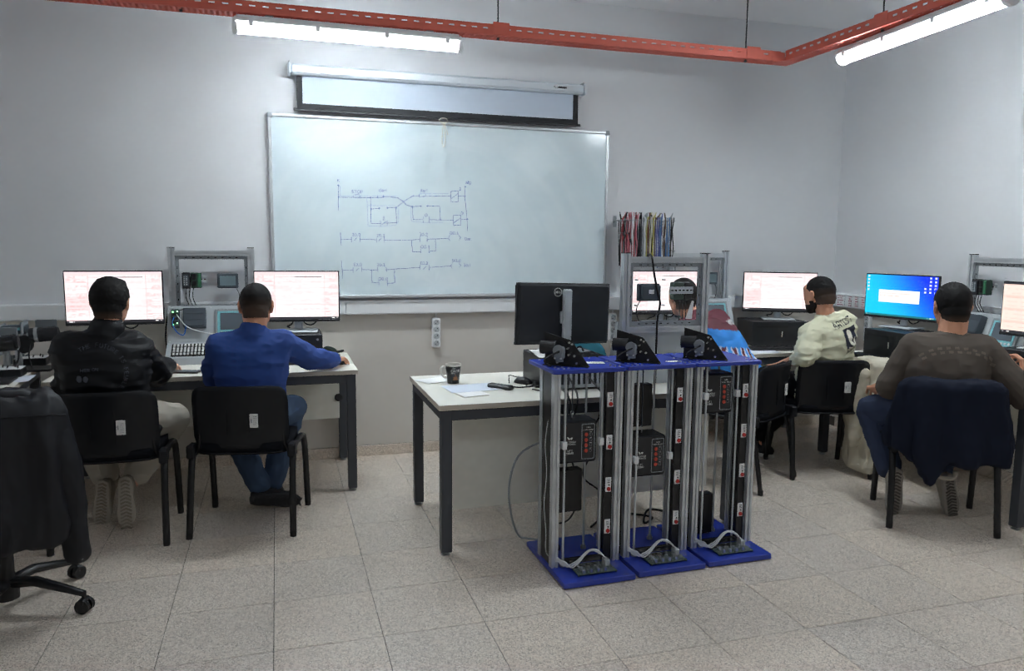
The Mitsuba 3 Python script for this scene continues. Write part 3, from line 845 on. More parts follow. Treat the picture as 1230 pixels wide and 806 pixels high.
# loose cables under the middle table
for k, (pts, lab) in enumerate((([(1.0, -.37, .80), (.98, -.47, .785), (.985, -.575, .752), (.985, -.60, .68), (.93, -.60, .60), (.90, -.55, .56), (1.0, -.5, .55), (1.05, -.42, .6)], 'black power cable hanging behind the left lift model, looping over its cabin'),
                               ([(1.06, -.37, .82), (1.05, -.47, .79), (1.03, -.575, .755), (1.01, -.60, .68), (.98, -.57, .60), (1.0, -.5, .5), (1.06, -.48, .36), (1.1, -.44, .2), (1.08, -.36, .05), (1.0, -.3, .012)], 'black cable hanging from the middle computer down to the floor'),
                               ([(1.16, -.37, .82), (1.17, -.47, .785), (1.16, -.575, .753), (1.14, -.595, .66), (1.13, -.55, .58), (1.18, -.44, .45), (1.14, -.4, .3), (1.22, -.42, .22)], 'thin black cable hanging beside the rear post of the left lift model'))):
    solo('hanging_cable', tube(spl(pts, 8), .0045, 7), 'cable_black', lab, 'cable', smooth=True)
solo('grey_cable', tube(spl([(.93, -.57, .545), (.86, -.55, .535), (.75, -.53, .47), (.705, -.52, .33), (.72, -.5, .17), (.76, -.49, .055), (.80, -.50, .033), (.90, -.56, .034)], 8), .0052, 8), 'cable_grey', 'grey cable bowing out beside the left lift model', 'cable', smooth=True)
solo('floor_cable', tube(spl([(1.2, -.38, .006), (1.3, -.3, .006), (1.42, -.36, .006), (1.38, -.22, .006), (1.5, -.26, .006), (1.58, -.34, .007), (1.5, -.4, .006), (1.62, -.22, .006), (1.72, -.3, .006)], 8), .0055, 7), 'cable_black', 'tangle of black cable on the floor behind the lift models', 'cable', smooth=True)


# ------------------------------------------------------------------ training panels
def trainer(at, rz, label, front=True):
    """PLC trainer; looks along local -y, stands on local z = 0 (the desk)."""
    t = Thing('training_panel', label, 'training panel', at, rz)
    for s in (-1, 1):
        p = t.part('post', profile((s * .235, 0, .012), (s * .235, 0, .705), .04), 'aluminium')
        t.part('end_cap', bx(s * .235 - .02, s * .235 + .02, -.02, .02, .705, .709), 'black_plastic', parent=p)
    t.part('cross_rail', profile((-.215, 0, .672), (.215, 0, .672), .032, (0, 0, 1)), 'aluminium')
    t.part('cross_rail', profile((-.215, 0, .30), (.215, 0, .30), .032, (0, 0, 1)), 'aluminium')
    ring = prism([(-.215, .318), (.215, .318), (.215, .656), (-.215, .656)], .004, [[(-.193, .346), (-.193, .634), (.193, .634), (.193, .346)]])
    t.part('panel_frame', upright(ring, (0, .004, 0)), 'grey_metal')
    holes = [bx(x - .006, x + .006, -.0012, .0052, z - .0022, z + .0022) for x in np.arange(-.15, .16, .043) for z in (.332, .645)]
    holes += [bx(s * .204 - .0022, s * .204 + .0022, -.0012, .0052, z - .006, z + .006) for s in (-1, 1) for z in np.arange(.38, .61, .05)]
    t.part('slot', holes, 'black_plastic', kind='stuff', smooth=False)
    t.part('clear_panel', xf(trimesh.creation.box((.386, .288, 1e-4)), (0, .002, .49), 0, 90), 'acrylic', 'clear acrylic panel', smooth=False)
    dv = t.part('din_rail', [bx(-.17, -.03, -.006, -.003, .49, .525), bx(-.17, -.03, -.012, -.003, .488, .492), bx(-.17, -.03, -.012, -.003, .523, .527)], 'pale_metal')
    t.part('rail_slot', [bx(-.165 + .023 * k, -.152 + .023 * k, -.0068, -.0022, .504, .511) for k in range(6)], 'black_plastic', parent=dv, kind='stuff')
    pl = t.part('controller', [bx(-.172, -.128, -.065, -.012, .452, .552, .004)], 'dark_plastic')
    t.part('controller_plate', bx(-.166, -.134, -.0665, -.064, .47, .54), 'plc_grey', parent=pl)
    t.part('indicator', [bx(-.162, -.157, -.0675, -.066, .476 + .012 * k, .482 + .012 * k) for k in range(5)] + [bx(-.148, -.143, -.0675, -.066, .476 + .012 * k, .482 + .012 * k) for k in range(5)], 'sticker', parent=pl, kind='stuff')
    io = t.part('io_module', [bx(-.122, -.062, -.06, -.012, .456, .55, .003)], 'board_green', 'black and green input module')
    t.part('terminal_row', [bx(-.082, -.064, -.066, -.058, .462, .546, .002)], 'plc_green', parent=io)
    t.part('pilot_relay', [bx(-.115, -.092, -.068, -.06, .47, .50, .002), bx(-.115, -.092, -.068, -.06, .51, .545, .002)], 'black_plastic', parent=io)
    h = t.part('touch_display', [bx(.03, .155, -.03, -.002, .452, .544, .005), bx(.04, .145, .003, .028, .46, .536, .003)], 'plc_grey', 'small grey touch display')
    t.part('display_glass', bx(.045, .14, -.0315, -.029, .468, .53), 'hmi_glass', parent=h)
    t.part('rear_label', bx(.08, .11, .028, .029, .492, .515), 'sticker', parent=h)
    t.part('bolt', [cyl((x, -.012, z), (x, .018, z), .0035, 8) for x in (.012, .172) for z in (.43, .566)], 'chrome')
    t.part('display_cable', tube(spl([(.14, -.012, .455), (.158, -.016, .41), (.15, -.014, .36), (.125, -.012, .325)], 6), .0022, 6), 'cable_black', smooth=True)
    t.part('device_cable', [tube(spl([(-.15 + .02 * k, -.04, .455), (-.155 + .02 * k, -.045, .40), (-.14 + .02 * k, -.02, .34)], 6), .0025, 6) for k in range(3)], 'cable_black', smooth=True)
    t.part('white_card', upright(prism([(-.17, .352), (-.13, .352), (-.165, .45), (-.178, .45)], .001), (0, -.004, 0)), 'paper', 'white card behind the cables')
    # desk console
    side = [(-.022, 0), (-.022, .334), (-.028, .342), (-.04, .34), (-.12, .12), (-.25, .045), (-.25, 0)]
    con = prism([(-y, z) for y, z in side], .53)
    con.apply_transform(np.array([[0, 0, 1, -.265], [-1, 0, 0, 0], [0, 1, 0, 0], [0, 0, 0, 1.0]]))
    co = t.part('console', con, 'pale_metal', 'pale sheet-metal console', smooth=False)
    ang = math.degrees(math.atan2(.22, .08))

    def onslope(m, x, s, lift=.0):     # s = metres up the slope from its lower edge
        L = math.hypot(.22, .08)
        return xf(xf(m, (0, 0, lift), 0, ang), (x, -.12 + .08 * s / L, .12 + .22 * s / L))
    t.part('screw', [onslope(cyl((0, 0, 0), (0, 0, .003), .004, 8), x, s_) for x in (-.25, -.012, .25) for s_ in (.01, .224)], 'chrome', parent=co, kind='stuff')
    sw = t.part('network_switch', onslope(bx(-.022, .022, -.055, .055, 0, .05, .003), -.215, .15), 'plc_grey', 'grey network switch with lit green lamps')
    t.part('port', [onslope(bx(dx - .008, dx + .008, dy - .008, dy + .008, .0495, .0515), -.215, .15) for dx in (-.01, .01) for dy in (-.03, -.005, .02)], 'black_plastic', parent=sw, kind='stuff')
    t.part('status_light', [onslope(bx(dx - .004, dx + .004, dy - .004, dy + .004, .05, .0525), -.215, .15) for dx, dy in ((-.013, .036), (-.012, -.045), (.012, -.036), (.012, .04))], 'white_plastic', 'glowing green lamps', parent=sw,
           emitter={'type': 'area', 'radiance': {'type': 'rgb', 'value': [.25, 1.6, .35]}})
    md = t.part('logic_controller', onslope(bx(-.065, .065, -.06, .06, 0, .055, .003), -.105, .15), 'plc_grey', 'slate grey logic controller')
    t.part('front_flap', [onslope(bx(-.06, .06, -.055, -.02, .0545, .058, .002), -.105, .15), onslope(bx(-.06, .06, .022, .055, .0545, .058, .002), -.105, .15), onslope(bx(-.06, .06, -.016, .018, .0545, .057, .002), -.105, .15)], 'plc_grey', parent=md)
    tp = t.part('touch_panel', onslope(bx(-.105, .105, -.095, .085, 0, .014, .003), .115, .125), 'grey_metal', 'operator panel with teal bezel')
    t.part('teal_bezel', onslope(bx(-.088, .088, -.085, .07, .0135, .0165, .001), .115, .125), 'teal_frame', parent=tp)
    t.part('panel_glass', onslope(bx(-.072, .072, -.05, .058, .016, .018), .115, .125), 'hmi_grey', parent=tp)
    t.part('function_key', [onslope(bx(-.07 + .026 * k, -.055 + .026 * k, -.076, -.062, .016, .019, .001), .115, .125) for k in range(6)], 'sticker', parent=tp, kind='stuff')
    fr = math.degrees(math.atan2(.075, .13))

    def ontray(m, x, y):
        return xf(xf(m, (0, 0, 0), 0, fr), (x, y, .1203 - (-.12 - y) * .075 / .13))
    tf = t.part('terminal_board', ontray(bx(-.235, .235, -.06, .06, 0, .006, .002), 0, -.187), 'black_plastic', 'black terminal board')
    rows = []
    for r in range(4):
        for c in range(22):
            rows.append(ontray(bx(-.225 + c * .0205, -.225 + c * .0205 + .012, -.052 + r * .027, -.052 + r * .027 + (.020 if r % 2 else .014), .006, .013), 0, -.187))
    t.part('terminal', rows, 'sticker', 'rows of pale terminals', parent=tf, kind='stuff', smooth=False)
    L = math.hypot(.22, .08)
    up = lambda x, s_, l: (x, -.12 + .08 * s_ / L - l * .22 / L, .12 + .22 * s_ / L + l * .08 / L)
    t.part('patch_cable', tube(spl([up(-.222, .15, .052), up(-.225, .10, .09), up(-.20, .05, .08), up(-.165, .04, .05), up(-.15, .10, .06)], 7), .0032, 7), 'cable_blue', 'blue patch cable', smooth=True)
    t.part('patch_cable', tube(spl([up(-.205, .17, .053), up(-.19, .14, .10), up(-.14, .08, .09), up(-.06, .05, .07), up(.02, .045, .03)], 7), .0032, 7), 'cable_white', 'pale patch cable', smooth=True)
    t.part('patch_cable', tube(spl([up(-.205, .20, .053), up(-.19, .19, .075), up(-.165, .2, .055)], 7), .003, 7), 'cable_black', smooth=True)
    t.part('side_cable', tube(spl([(-.262, -.02, .31), (-.272, -.03, .26), (-.282, -.05, .16), (-.274, -.07, .08), (-.265, -.05, .01)], 7), .0045, 7), 'cable_black' if front else 'cable_grey', smooth=True)
    return t


tp0 = trainer((-.745, 1.23, .74), 0, 'aluminium training panel with controllers between the two left screens')
tp0.copy((2.73, 1.215, .74), 0, 'aluminium training panel at the back, left of the cream sweatshirt man\'s screen')
tp0.copy((3.93, -.35, .74), -93, 'aluminium training panel by the right wall, behind the man in the brown top')
tp1 = tp0.copy((1.635, -.30, .70 + .04), 180, 'aluminium trainer frame seen from behind on the middle table')
tp1.part('hanging_cable', tube(spl([(.10, -.026, .655), (.10, -.024, .68), (.10, -.012, .697), (.10, .012, .698), (.098, .032, .675), (.085, .032, .60), (.06, .03, .50), (.045, .032, .44), (.058, .034, .36), (.06, .034, .28), (.058, .03, .16), (.06, .034, .01)], 7), .0055, 8), 'cable_black', 'black cable hanging down over the frame', smooth=True)
tp1.part('side_cable', tube(spl([(-.215, -.03, .33), (-.23, .0, .28), (-.235, .06, .2), (-.23, .06, .06)], 6), .0055, 8), 'cable_black', smooth=True)


# ------------------------------------------------------------------ test leads on the wall rack
rk = Thing('lead_rack', 'steel comb rack on the back wall holding the coloured test leads', 'rack')
rk.part('bar', [bx(2.03, 2.475, 1.168, 1.174, 1.660, 1.668), bx(2.03, 2.475, 1.168, 1.22, 1.660, 1.6625)], 'chrome')
for x in (2.06, 2.44):
    rk.part('bracket', [bx(x, x + .025, 1.20, WALL_Y, 1.660, 1.664), bx(x, x + .025, WALL_Y - .004, WALL_Y, 1.62, 1.70)], 'grey_metal')
rk.part('tooth', [bx(2.035 + .011 * k, 2.0375 + .011 * k, 1.12, 1.17, 1.662, 1.666) for k in range(40)], 'grey_metal', kind='stuff')
seq = ['cable_black', 'ext_red', 'cable_black', 'cable_black', 'ext_pink', 'ext_pink', 'ext_red', 'ext_pink', 'cable_white', 'ext_pink', 'ext_red', 'ext_pink', 'cable_black', 'cable_black', 'cable_black', 'plc_grey', 'cable_grey', 'cable_white', 'cable_grey',
       'ext_yellow', 'ext_brown', 'ext_red', 'cream', 'ext_yellow', 'cable_black', 'ext_brown', 'ext_violet', 'cable_grey', 'ext_violet', 'ext_blue', 'ext_violet', 'cable_white', 'ext_brown', 'ext_brown', 'ext_blue', 'ext_blue', 'cable_grey', 'cable_black', 'cable_black']
cname = {'cable_black': 'black', 'ext_red': 'red', 'ext_pink': 'pink', 'cable_white': 'white', 'plc_grey': 'dark grey', 'cable_grey': 'grey', 'ext_yellow': 'yellow', 'ext_brown': 'brown', 'cream': 'cream', 'ext_violet': 'violet', 'ext_blue': 'blue'}
for k, c in enumerate(seq):
    x = 2.04 + .0109 * k
    zb = 1.33 + .03 * rng.random() - (.05 if k in (4, 8) else 0)
    y0 = 1.145 - .012 * (k % 3)
    w1, w2 = rng.normal(0, .004, 2)
    ordn = ('first', 'second', 'third', 'fourth', 'fifth', 'sixth', 'seventh', 'eighth', 'ninth', 'tenth')[seq[:k].count(c)]
    j = Thing('test_lead', f'{ordn} {cname[c]} test lead from the left on the wall rack' if seq.count(c) > 1 else f'{cname[c]} test lead on the wall rack', 'test lead', group=f'{cname[c]} test leads on the wall rack')
    j.part('wire', [tube(spl([(x, y0, 1.69), (x, y0 + .002, 1.66), (x + w1, y0 + .006, 1.58), (x + w2, y0 + .004, 1.48), (x + w1, y0, zb)], 4), .0036, 6),
                    tube(spl([(x + .003, y0 + .04, 1.67), (x + .004 + w2, y0 + .04, 1.57), (x + .002 + w1, y0 + .03, 1.46), (x + w1, y0 + .012, zb - .004), (x + w1, y0, zb)], 4), .0036, 6)], c, smooth=True)
    if k < 26 or k % 3 == 0:
        lean = rng.normal(0, .012)
        j.part('plug', [cyl((x, y0, 1.672), (x + lean, y0 - .008, 1.705), .0055, 8), cyl((x + lean, y0 - .008, 1.705), (x + lean * 1.5, y0 - .012, 1.722), .003, 6)], 'black_plastic' if c in ('cable_black', 'plc_grey') else c)
for k, (pts, c) in enumerate((([(2.045, 1.14, 1.68), (2.06, 1.14, 1.62), (2.05, 1.14, 1.56), (2.075, 1.14, 1.50)], 'ext_red'), ([(2.07, 1.135, 1.67), (2.065, 1.13, 1.6), (2.085, 1.135, 1.56), (2.09, 1.14, 1.51)], 'cable_black'))):
    j = Thing('clip_lead', f'{cname[c]} crocodile clip lead bunched at the left end of the rack', 'clip lead')
    j.part('wire', tube(spl(pts, 5), .004, 6), c, smooth=True)
    e = pts[-1]
    for q in ((-.02, .03), (.005, .045), (.02, .0)):
        j.part('clip', cyl((e[0] + q[0], e[1] - .01, e[2] + q[1] + .02), (e[0] + q[0] * 1.6, e[1] - .012, e[2] + q[1] - .02), .008, 8, .004), c)
for k, (a_, b_) in enumerate((((2.03, 1.15, 1.66), (1.975, 1.10, 1.63)), ((2.05, 1.15, 1.66), (1.985, 1.11, 1.655)), ((2.06, 1.14, 1.57), (2.0, 1.10, 1.51)))):
    solo('cable_tie', tube(spl([a_, ((a_[0] + b_[0]) / 2, a_[1] - .02, a_[2] + .004), b_], 5), .002, 5), 'cable_grey', ('grey cable tie sticking out low below the rack', 'grey cable tie at the rack end pointing down', 'grey cable tie at the rack end pointing sideways')[(k + 1) % 3], 'cable tie')
for k, (dx, c) in enumerate(((0, 'cable_white'), (.018, 'cable_white'), (.034, 'cable_grey'))):
    solo('long_lead', tube(spl([(2.085 + dx, 1.19, 1.66), (2.09 + dx, 1.20, 1.5), (2.105 + dx, 1.21, 1.3), (2.09 + dx, 1.21, 1.13), (2.11 + dx, 1.21, 1.11)], 6), .0045, 6), c, ('long white lead hanging below the rack, leftmost', 'long white lead hanging below the rack, second', 'long grey lead hanging below the rack')[k], 'test lead', smooth=True)
dl = Thing('clip_lead', 'long dark red lead with a clip hanging behind the trainer frame', 'clip lead')
dl.part('wire', tube(spl([(2.135, 1.17, 1.66), (2.13, 1.19, 1.5), (2.135, 1.2, 1.32), (2.13, 1.2, 1.25)], 6), .0045, 6), 'ext_red', smooth=True)
dl.part('clip', cyl((2.13, 1.2, 1.26), (2.128, 1.2, 1.20), .009, 8, .006), 'ext_red')

# ------------------------------------------------------------------ lift models
def lift(at, rz, cab, label):
    """Table-top elevator model. Local origin: front left bottom corner of the base; x right, y back. cab = height of the cabin's underside."""
    t = Thing('lift_model', label, 'lift model', at, rz)
    W, D, H = .345, .50, .945
    b = t.part('base', bx(0, W, 0, D, .004, .03, .003), 'lift_blue', 'blue lacquered base plate')
    t.part('rubber_foot', [cyl((x, y, 0), (x, y, .006), .014, 10) for x in (.03, W - .03) for y in (.03, D - .03)], 'rubber', parent=b)
    tp = t.part('top_plate', bx(-.012, W - .008, .135, .465, H - .02, H, .003), 'lift_blue', 'blue lacquered top plate')
    bolts = [(.02, .16), (.045, .155), (.07, .165), (.02, .20), (.05, .19), (W - .05, .165), (W - .03, .16), (W - .06, .19), (W - .03, .30), (W - .06, .43), (.03, .43), (.02, .3)]
    for x, y in bolts:
        t.part('bolt', [cyl((x, y, H - .001), (x, y, H + .005), .0055, 8)], 'chrome', parent=tp)
    for x in (.003, W - .037):
        for y in (.165, .315):
            p = t.part('post', profile((x + .016, y + .016, .03), (x + .016, y + .016, H - .02), .032), 'aluminium')
    t.part('side_cover', [bx(.006, .010, .20, .312, .035, H - .022)], 'black_plastic', 'black strip between the left posts')
    t.part('sensor_strip', bx(W - .078, W - .040, .185, .189, .03, H - .02), 'black_plastic', 'black vertical strip carrying the floor tags')
    t.part('cable_duct', bx(W - .03, W - .012, .20, .312, .035, H - .022), 'black_plastic')
    for k, z in enumerate((.757, .558, .358, .158)):
        g = t.part('floor_tag', bx(W - .075, W - .046, .180, .185, z, z + .068, .001), 'white_plastic', 'white floor call tag')
        t.part('call_button', xf(cyl((0, 0, 0), (0, 0, .006), .0095, 16), (W - .0595, .1805, z + .014), 0, 90), 'red', 'red call button', parent=g)
        t.part('tag_print', [bx(W - .066, W - .053, .1793, .1802, z + .043 + .007 * q, z + .0455 + .007 * q) for q in range(3)], 'dark_plastic', parent=g)
        t.part('lamp_hole', xf(cyl((0, 0, 0), (0, 0, .001), .004, 10), (W - .0575, .1803, z + .032), 0, 90), 'black_plastic', parent=g)
    for x, y in ((.062, .175), (W - .092, .20), (W - .11, .34)):
        r = t.part('guide_rod', cyl((x, y, .03), (x, y, H - .02), .0055, 10), 'aluminium', 'bright steel guide rod')
        t.part('rod_holder', [cyl((x, y, .03), (x, y, .042), .014, 12), cyl((x, y, .042), (x, y, .05), .009, 12)], 'grey_metal', parent=r)
    # cabin
    x0, x1, y0, y1, z0, z1 = .045, .232, .205, .335, cab, cab + .195
    c = t.part('cabin', bx(x0, x1, y0, y1, z0, z1, .008), 'dark_plastic', 'black cabin with lettering and red buttons')
    pn = t.part('button_panel', upright(prism(rrect(.066, .165, .006), .002, [rrect(.059, .158, .005)]), (x1 - .043, y0 + .001, (z0 + z1) / 2), 0), 'grey_plastic', 'thin grey outline', parent=c)
    for k in range(4):
        z = z1 - .065 - .025 * k
        t.part('push_button', [xf(lathe([(0, 0), (.0088, 0), (.0092, .003), (.007, .0055), (0, .006)], 16), (x1 - .053, y0, z), 0, 90)], 'red_cap', 'round red push button', parent=c, smooth=40)
    t.part('button_socket', [upright(prism(rrect(.013, .013, .003), .0015, [rrect(.0105, .0105, .002)]), (x1 - .030, y0 + .0005, z1 - .065 - .025 * k)) for k in range(4)], 'grey_plastic', parent=c)
    t.part('button_label', [bx(x1 - .035, x1 - .025, y0 - .0008, y0 + .0005, z1 - .0555 - .025 * k, z1 - .0535 - .025 * k) for k in range(4)], 'sticker', parent=c, kind='stuff')
    wing = [upright(prism([(-.012, .012), (-.002, .009), (.003, .002), (.000, -.004), (-.006, .0)], .001), (x0 + .052, y0, z0 + .112)), upright(prism([(-.001, .006), (.010, .009), (.012, .004), (.004, -.003)], .001), (x0 + .056, y0, z0 + .112))]
    t.part('lettering', wing + [text('YILDIRIM', .0085, (x0 + .055, y0, z0 + .095)), text('ELEKTRONIK', .0066, (x0 + .055, y0, z0 + .085)), text('LIFT', .0085, (x0 + .056, y0, z0 + .055)), text('DEMO', .0085, (x0 + .056, y0, z0 + .043), bold=True),
                                text('CABIN', .005, (x1 - .043, y0, z1 - .035)), text('FLOOR  SELECT', .0052, (x1 - .043, y0, z1 - .046))], 'sticker', 'small white lettering and wing emblem', parent=c, smooth=False)
    for x, y in ((.053, .165), (W - .10, .19)):
        t.part('rod_clamp', bx(x - .006, x + .016, y - .004, y + .024, z0 + .078, z0 + .112, .002), 'white_plastic', 'pale plastic rod clamp', parent=c)
    t.part('eye_bolt', [cyl((.135, .27, z1), (.135, .27, z1 + .02), .003, 8), tube([(.135 + .007 * math.cos(a), .27, z1 + .026 + .007 * math.sin(a)) for a in np.linspace(0, 2 * math.pi, 13)[:-1]], .0018, 6, True)], 'chrome', parent=c)
    t.part('lift_belt', [bx(.1335, .1365, .266, .274, z1 + .03, H - .02)], 'plc_grey', 'dark toothed belt')
    # counterweight
    w0 = max(.04, .93 - cab - .20 - .30) if cab > .6 else (.235 if cab > .45 else .62)
    cw = t.part('counterweight', bx(.05, .205, .30, .352, w0, w0 + .205, .003), 'black_plastic', 'plain black counterweight box')
    t.part('lift_belt', [bx(.1335, .1365, .322, .330, w0 + .2, H - .02)], 'plc_grey')
    # motor on top
    mp = t.part('motor_plate', xf(prism([(0, 0), (.21, 0), (.125, .115), (.0, .148)], .004), (.015, .315, H), -38, 90), 'black_plastic', 'black sloping motor bracket')
    base = bx(0, .21, -.034, 0, 0, .004)
    t.part('bracket_foot', xf(base, (.015, .315, H), -38), 'black_plastic', parent=mp)
    R = lambda m: xf(m, (.015, .315, H), -38)
    mo = t.part('motor', R(cat(cyl((.07, .05, .082), (.07, -.012, .082), .036, 20), cyl((-.01, -.03, .082), (.055, -.03, .082), .030, 20), cyl((.055, -.03, .082), (.062, -.03, .082), .032, 20))), 'dark_plastic', 'black drive motor')
    t.part('gearbox', R(cat(bx(.055, .10, -.052, -.008, .030, .088, .008), cyl((.078, -.052, .075), (.078, -.062, .075), .024, 18), cyl((.078, -.03, .02), (.078, -.03, .055), .018, 16))), 'grey_plastic', 'grey gearbox', parent=mo)
    t.part('gear_screw', [R(cyl((x, -.054, z), (x, -.06, z), .0045, 8)) for x, z in ((.063, .038), (.092, .038), (.065, .06), (.092, .062))], 'chrome', parent=mo)
    t.part('plate_bolt', [R(cyl((x, -.008, z), (x, .001, z), .0052, 8)) for x, z in ((.115, .105), (.128, .098), (.14, .045), (.06, .012), (.15, .012))] + [R(cyl((x, -.03, z), (x, 0, z), .004, 8)) for x, z in ((.112, .08), (.118, .052))], 'chrome', parent=mp, kind='stuff')
    t.part('motor_cable', R(tube(spl([(.085, -.06, .07), (.065, -.085, .06), (.03, -.10, .035), (.035, -.085, .012), (.05, -.07, .004)], 6), .0042, 7)), 'cable_black', parent=mo, smooth=True)
    # circuit board with its connectors
    pc = t.part('circuit_board', [bx(.085, .275, .045, .16, .036, .038)] + [cyl((x, y, .03), (x, y, .036), .003, 6) for x in (.09, .27) for y in (.05, .155)], 'board_green', 'circuit board under a clear cover')
    comp = [bx(.11 + .035 * i, .11 + .035 * i + .013, .052 + .03 * j, .052 + .03 * j + .013, .038, .056, .001) for i in range(4) for j in range(2)]
    t.part('relay', comp, 'chrome', parent=pc)
    t.part('socket', [bx(.238, .262, .095, .135, .038, .07, .003)], 'pale_metal', parent=pc)
    t.part('chip', [bx(.10 + .03 * i, .12 + .03 * i, .12, .145, .038, .042) for i in range(4)], 'black_plastic', parent=pc)
    t.part('copper_trace', [bx(.09, .272, .0465 + .006 * k, .0475 + .006 * k, .0378, .0385) for k in range(18)], 'cable_grey', parent=pc, kind='stuff')
    t.part('clear_cover', bx(.082, .278, .042, .163, .058, .0592), 'acrylic', parent=pc, smooth=False)
    t.part('terminal_block', [bx(.06, .27, .185, .205, .03, .055, .002)] + [bx(.065 + .021 * k, .077 + .021 * k, .183, .188, .036, .05) for k in range(10)], 'black_plastic', 'long black terminal block')
    wires = []
    for k in range(7):
        dx, dz = .004 * k, .003 * (k % 3)
        wires.append(tube(spl([(.022, .20 - .006 * k, .11 - .008 * k), (.03 + dx, .165 - .005 * k, .07), (.055 + dx, .14 - .004 * k, .045 + dz), (.11, .135 - .004 * k, .062 + dz), (.17, .15 - .005 * k, .092 + dz + .003 * k), (.215, .145 - .006 * k, .10 + dz), (.247, .13 - .004 * k, .072)], 6), .0028, 6))
    t.part('wire_bundle', wires, 'cable_white', 'arching bundle of white wires', smooth=True)
    t.part('wire', [tube(spl([(.01, .24, .72), (-.002, .25, .60), (.002, .24, .45), (-.004, .25, .30), (.003, .24, .18), (-.003, .22, .09), (.02, .20, .06)], 6), .002, 5), tube(spl([(W - .02, .24, .8), (W + .006, .25, .66), (W, .25, .5), (W + .004, .25, .3), (W - .01, .23, .08)], 6), .002, 5)], 'cable_white', smooth=True)
    t.part('buffer', [bx(.10, .118, .345, .365, .03, .055, .002)], 'black_plastic')
    return t


lift((.801, -1.03, 0), 1.0, .500, 'blue and black lift model, left one of the three beside the middle table')
lift((1.166, -1.012, 0), 1.0, .402, 'blue and black lift model with the lowest cabin, middle of the three')
lift((1.530, -1.0, 0), 1.0, .682, 'blue and black lift model with its cabin near the top, right of the three')
solo('paper_slip', bx(-.045, .045, -.025, .025, 0, .0012), 'paper', 'white paper slip on the blue top of the left lift model', 'paper', at=(1.045, -.74, .9455), rz=-12)
solo('paper_slip', bx(-.03, .03, -.012, .012, 0, .0012), 'paper', 'small white paper slip on the blue top of the middle lift model', 'paper', at=(1.42, -.79, .9455), rz=8)


# ------------------------------------------------------------------ chairs
def loftshell(fn, nu, nv, th):
    """Closed thick sheet: fn(u, v) -> (point, normal), u and v in [-1, 1]."""
    P, N = [], []
    for u in np.linspace(-1, 1, nu):
        for v in np.linspace(-1, 1, nv):
            p, n = fn(u, v)
            P.append(p)
            N.append(n)
    P, N = np.array(P, float), np.array(N, float)
    v = np.vstack([P + N * th / 2, P - N * th / 2])
    k = nu * nv
    f = []
    for i in range(nu - 1):
        for j in range(nv - 1):
            a = i * nv + j
            f += [[a, a + nv, a + nv + 1], [a, a + nv + 1, a + 1], [k + a, k + a + nv + 1, k + a + nv], [k + a, k + a + 1, k + a + nv + 1]]
    edge = [i * nv for i in range(nu)] + [(nu - 1) * nv + j for j in range(1, nv)] + [i * nv + nv - 1 for i in range(nu - 2, -1, -1)] + list(range(nv - 2, 0, -1))
    for a, b in zip(edge, edge[1:] + edge[:1]):
        f += [[b, a, a + k], [b, a + k, b + k]]
    m = trimesh.Trimesh(v, f, process=False)
    m.fix_normals()
    return m


def sq(u, v, w, h, e=4.0):
    """Maps the square to a rounded rectangle."""
    r = max(abs(u), abs(v), 1e-9)
    d = max((abs(u) ** e + abs(v) ** e) ** (1 / e), 1e-9)
    return u * r / d * w, v * r / d * h


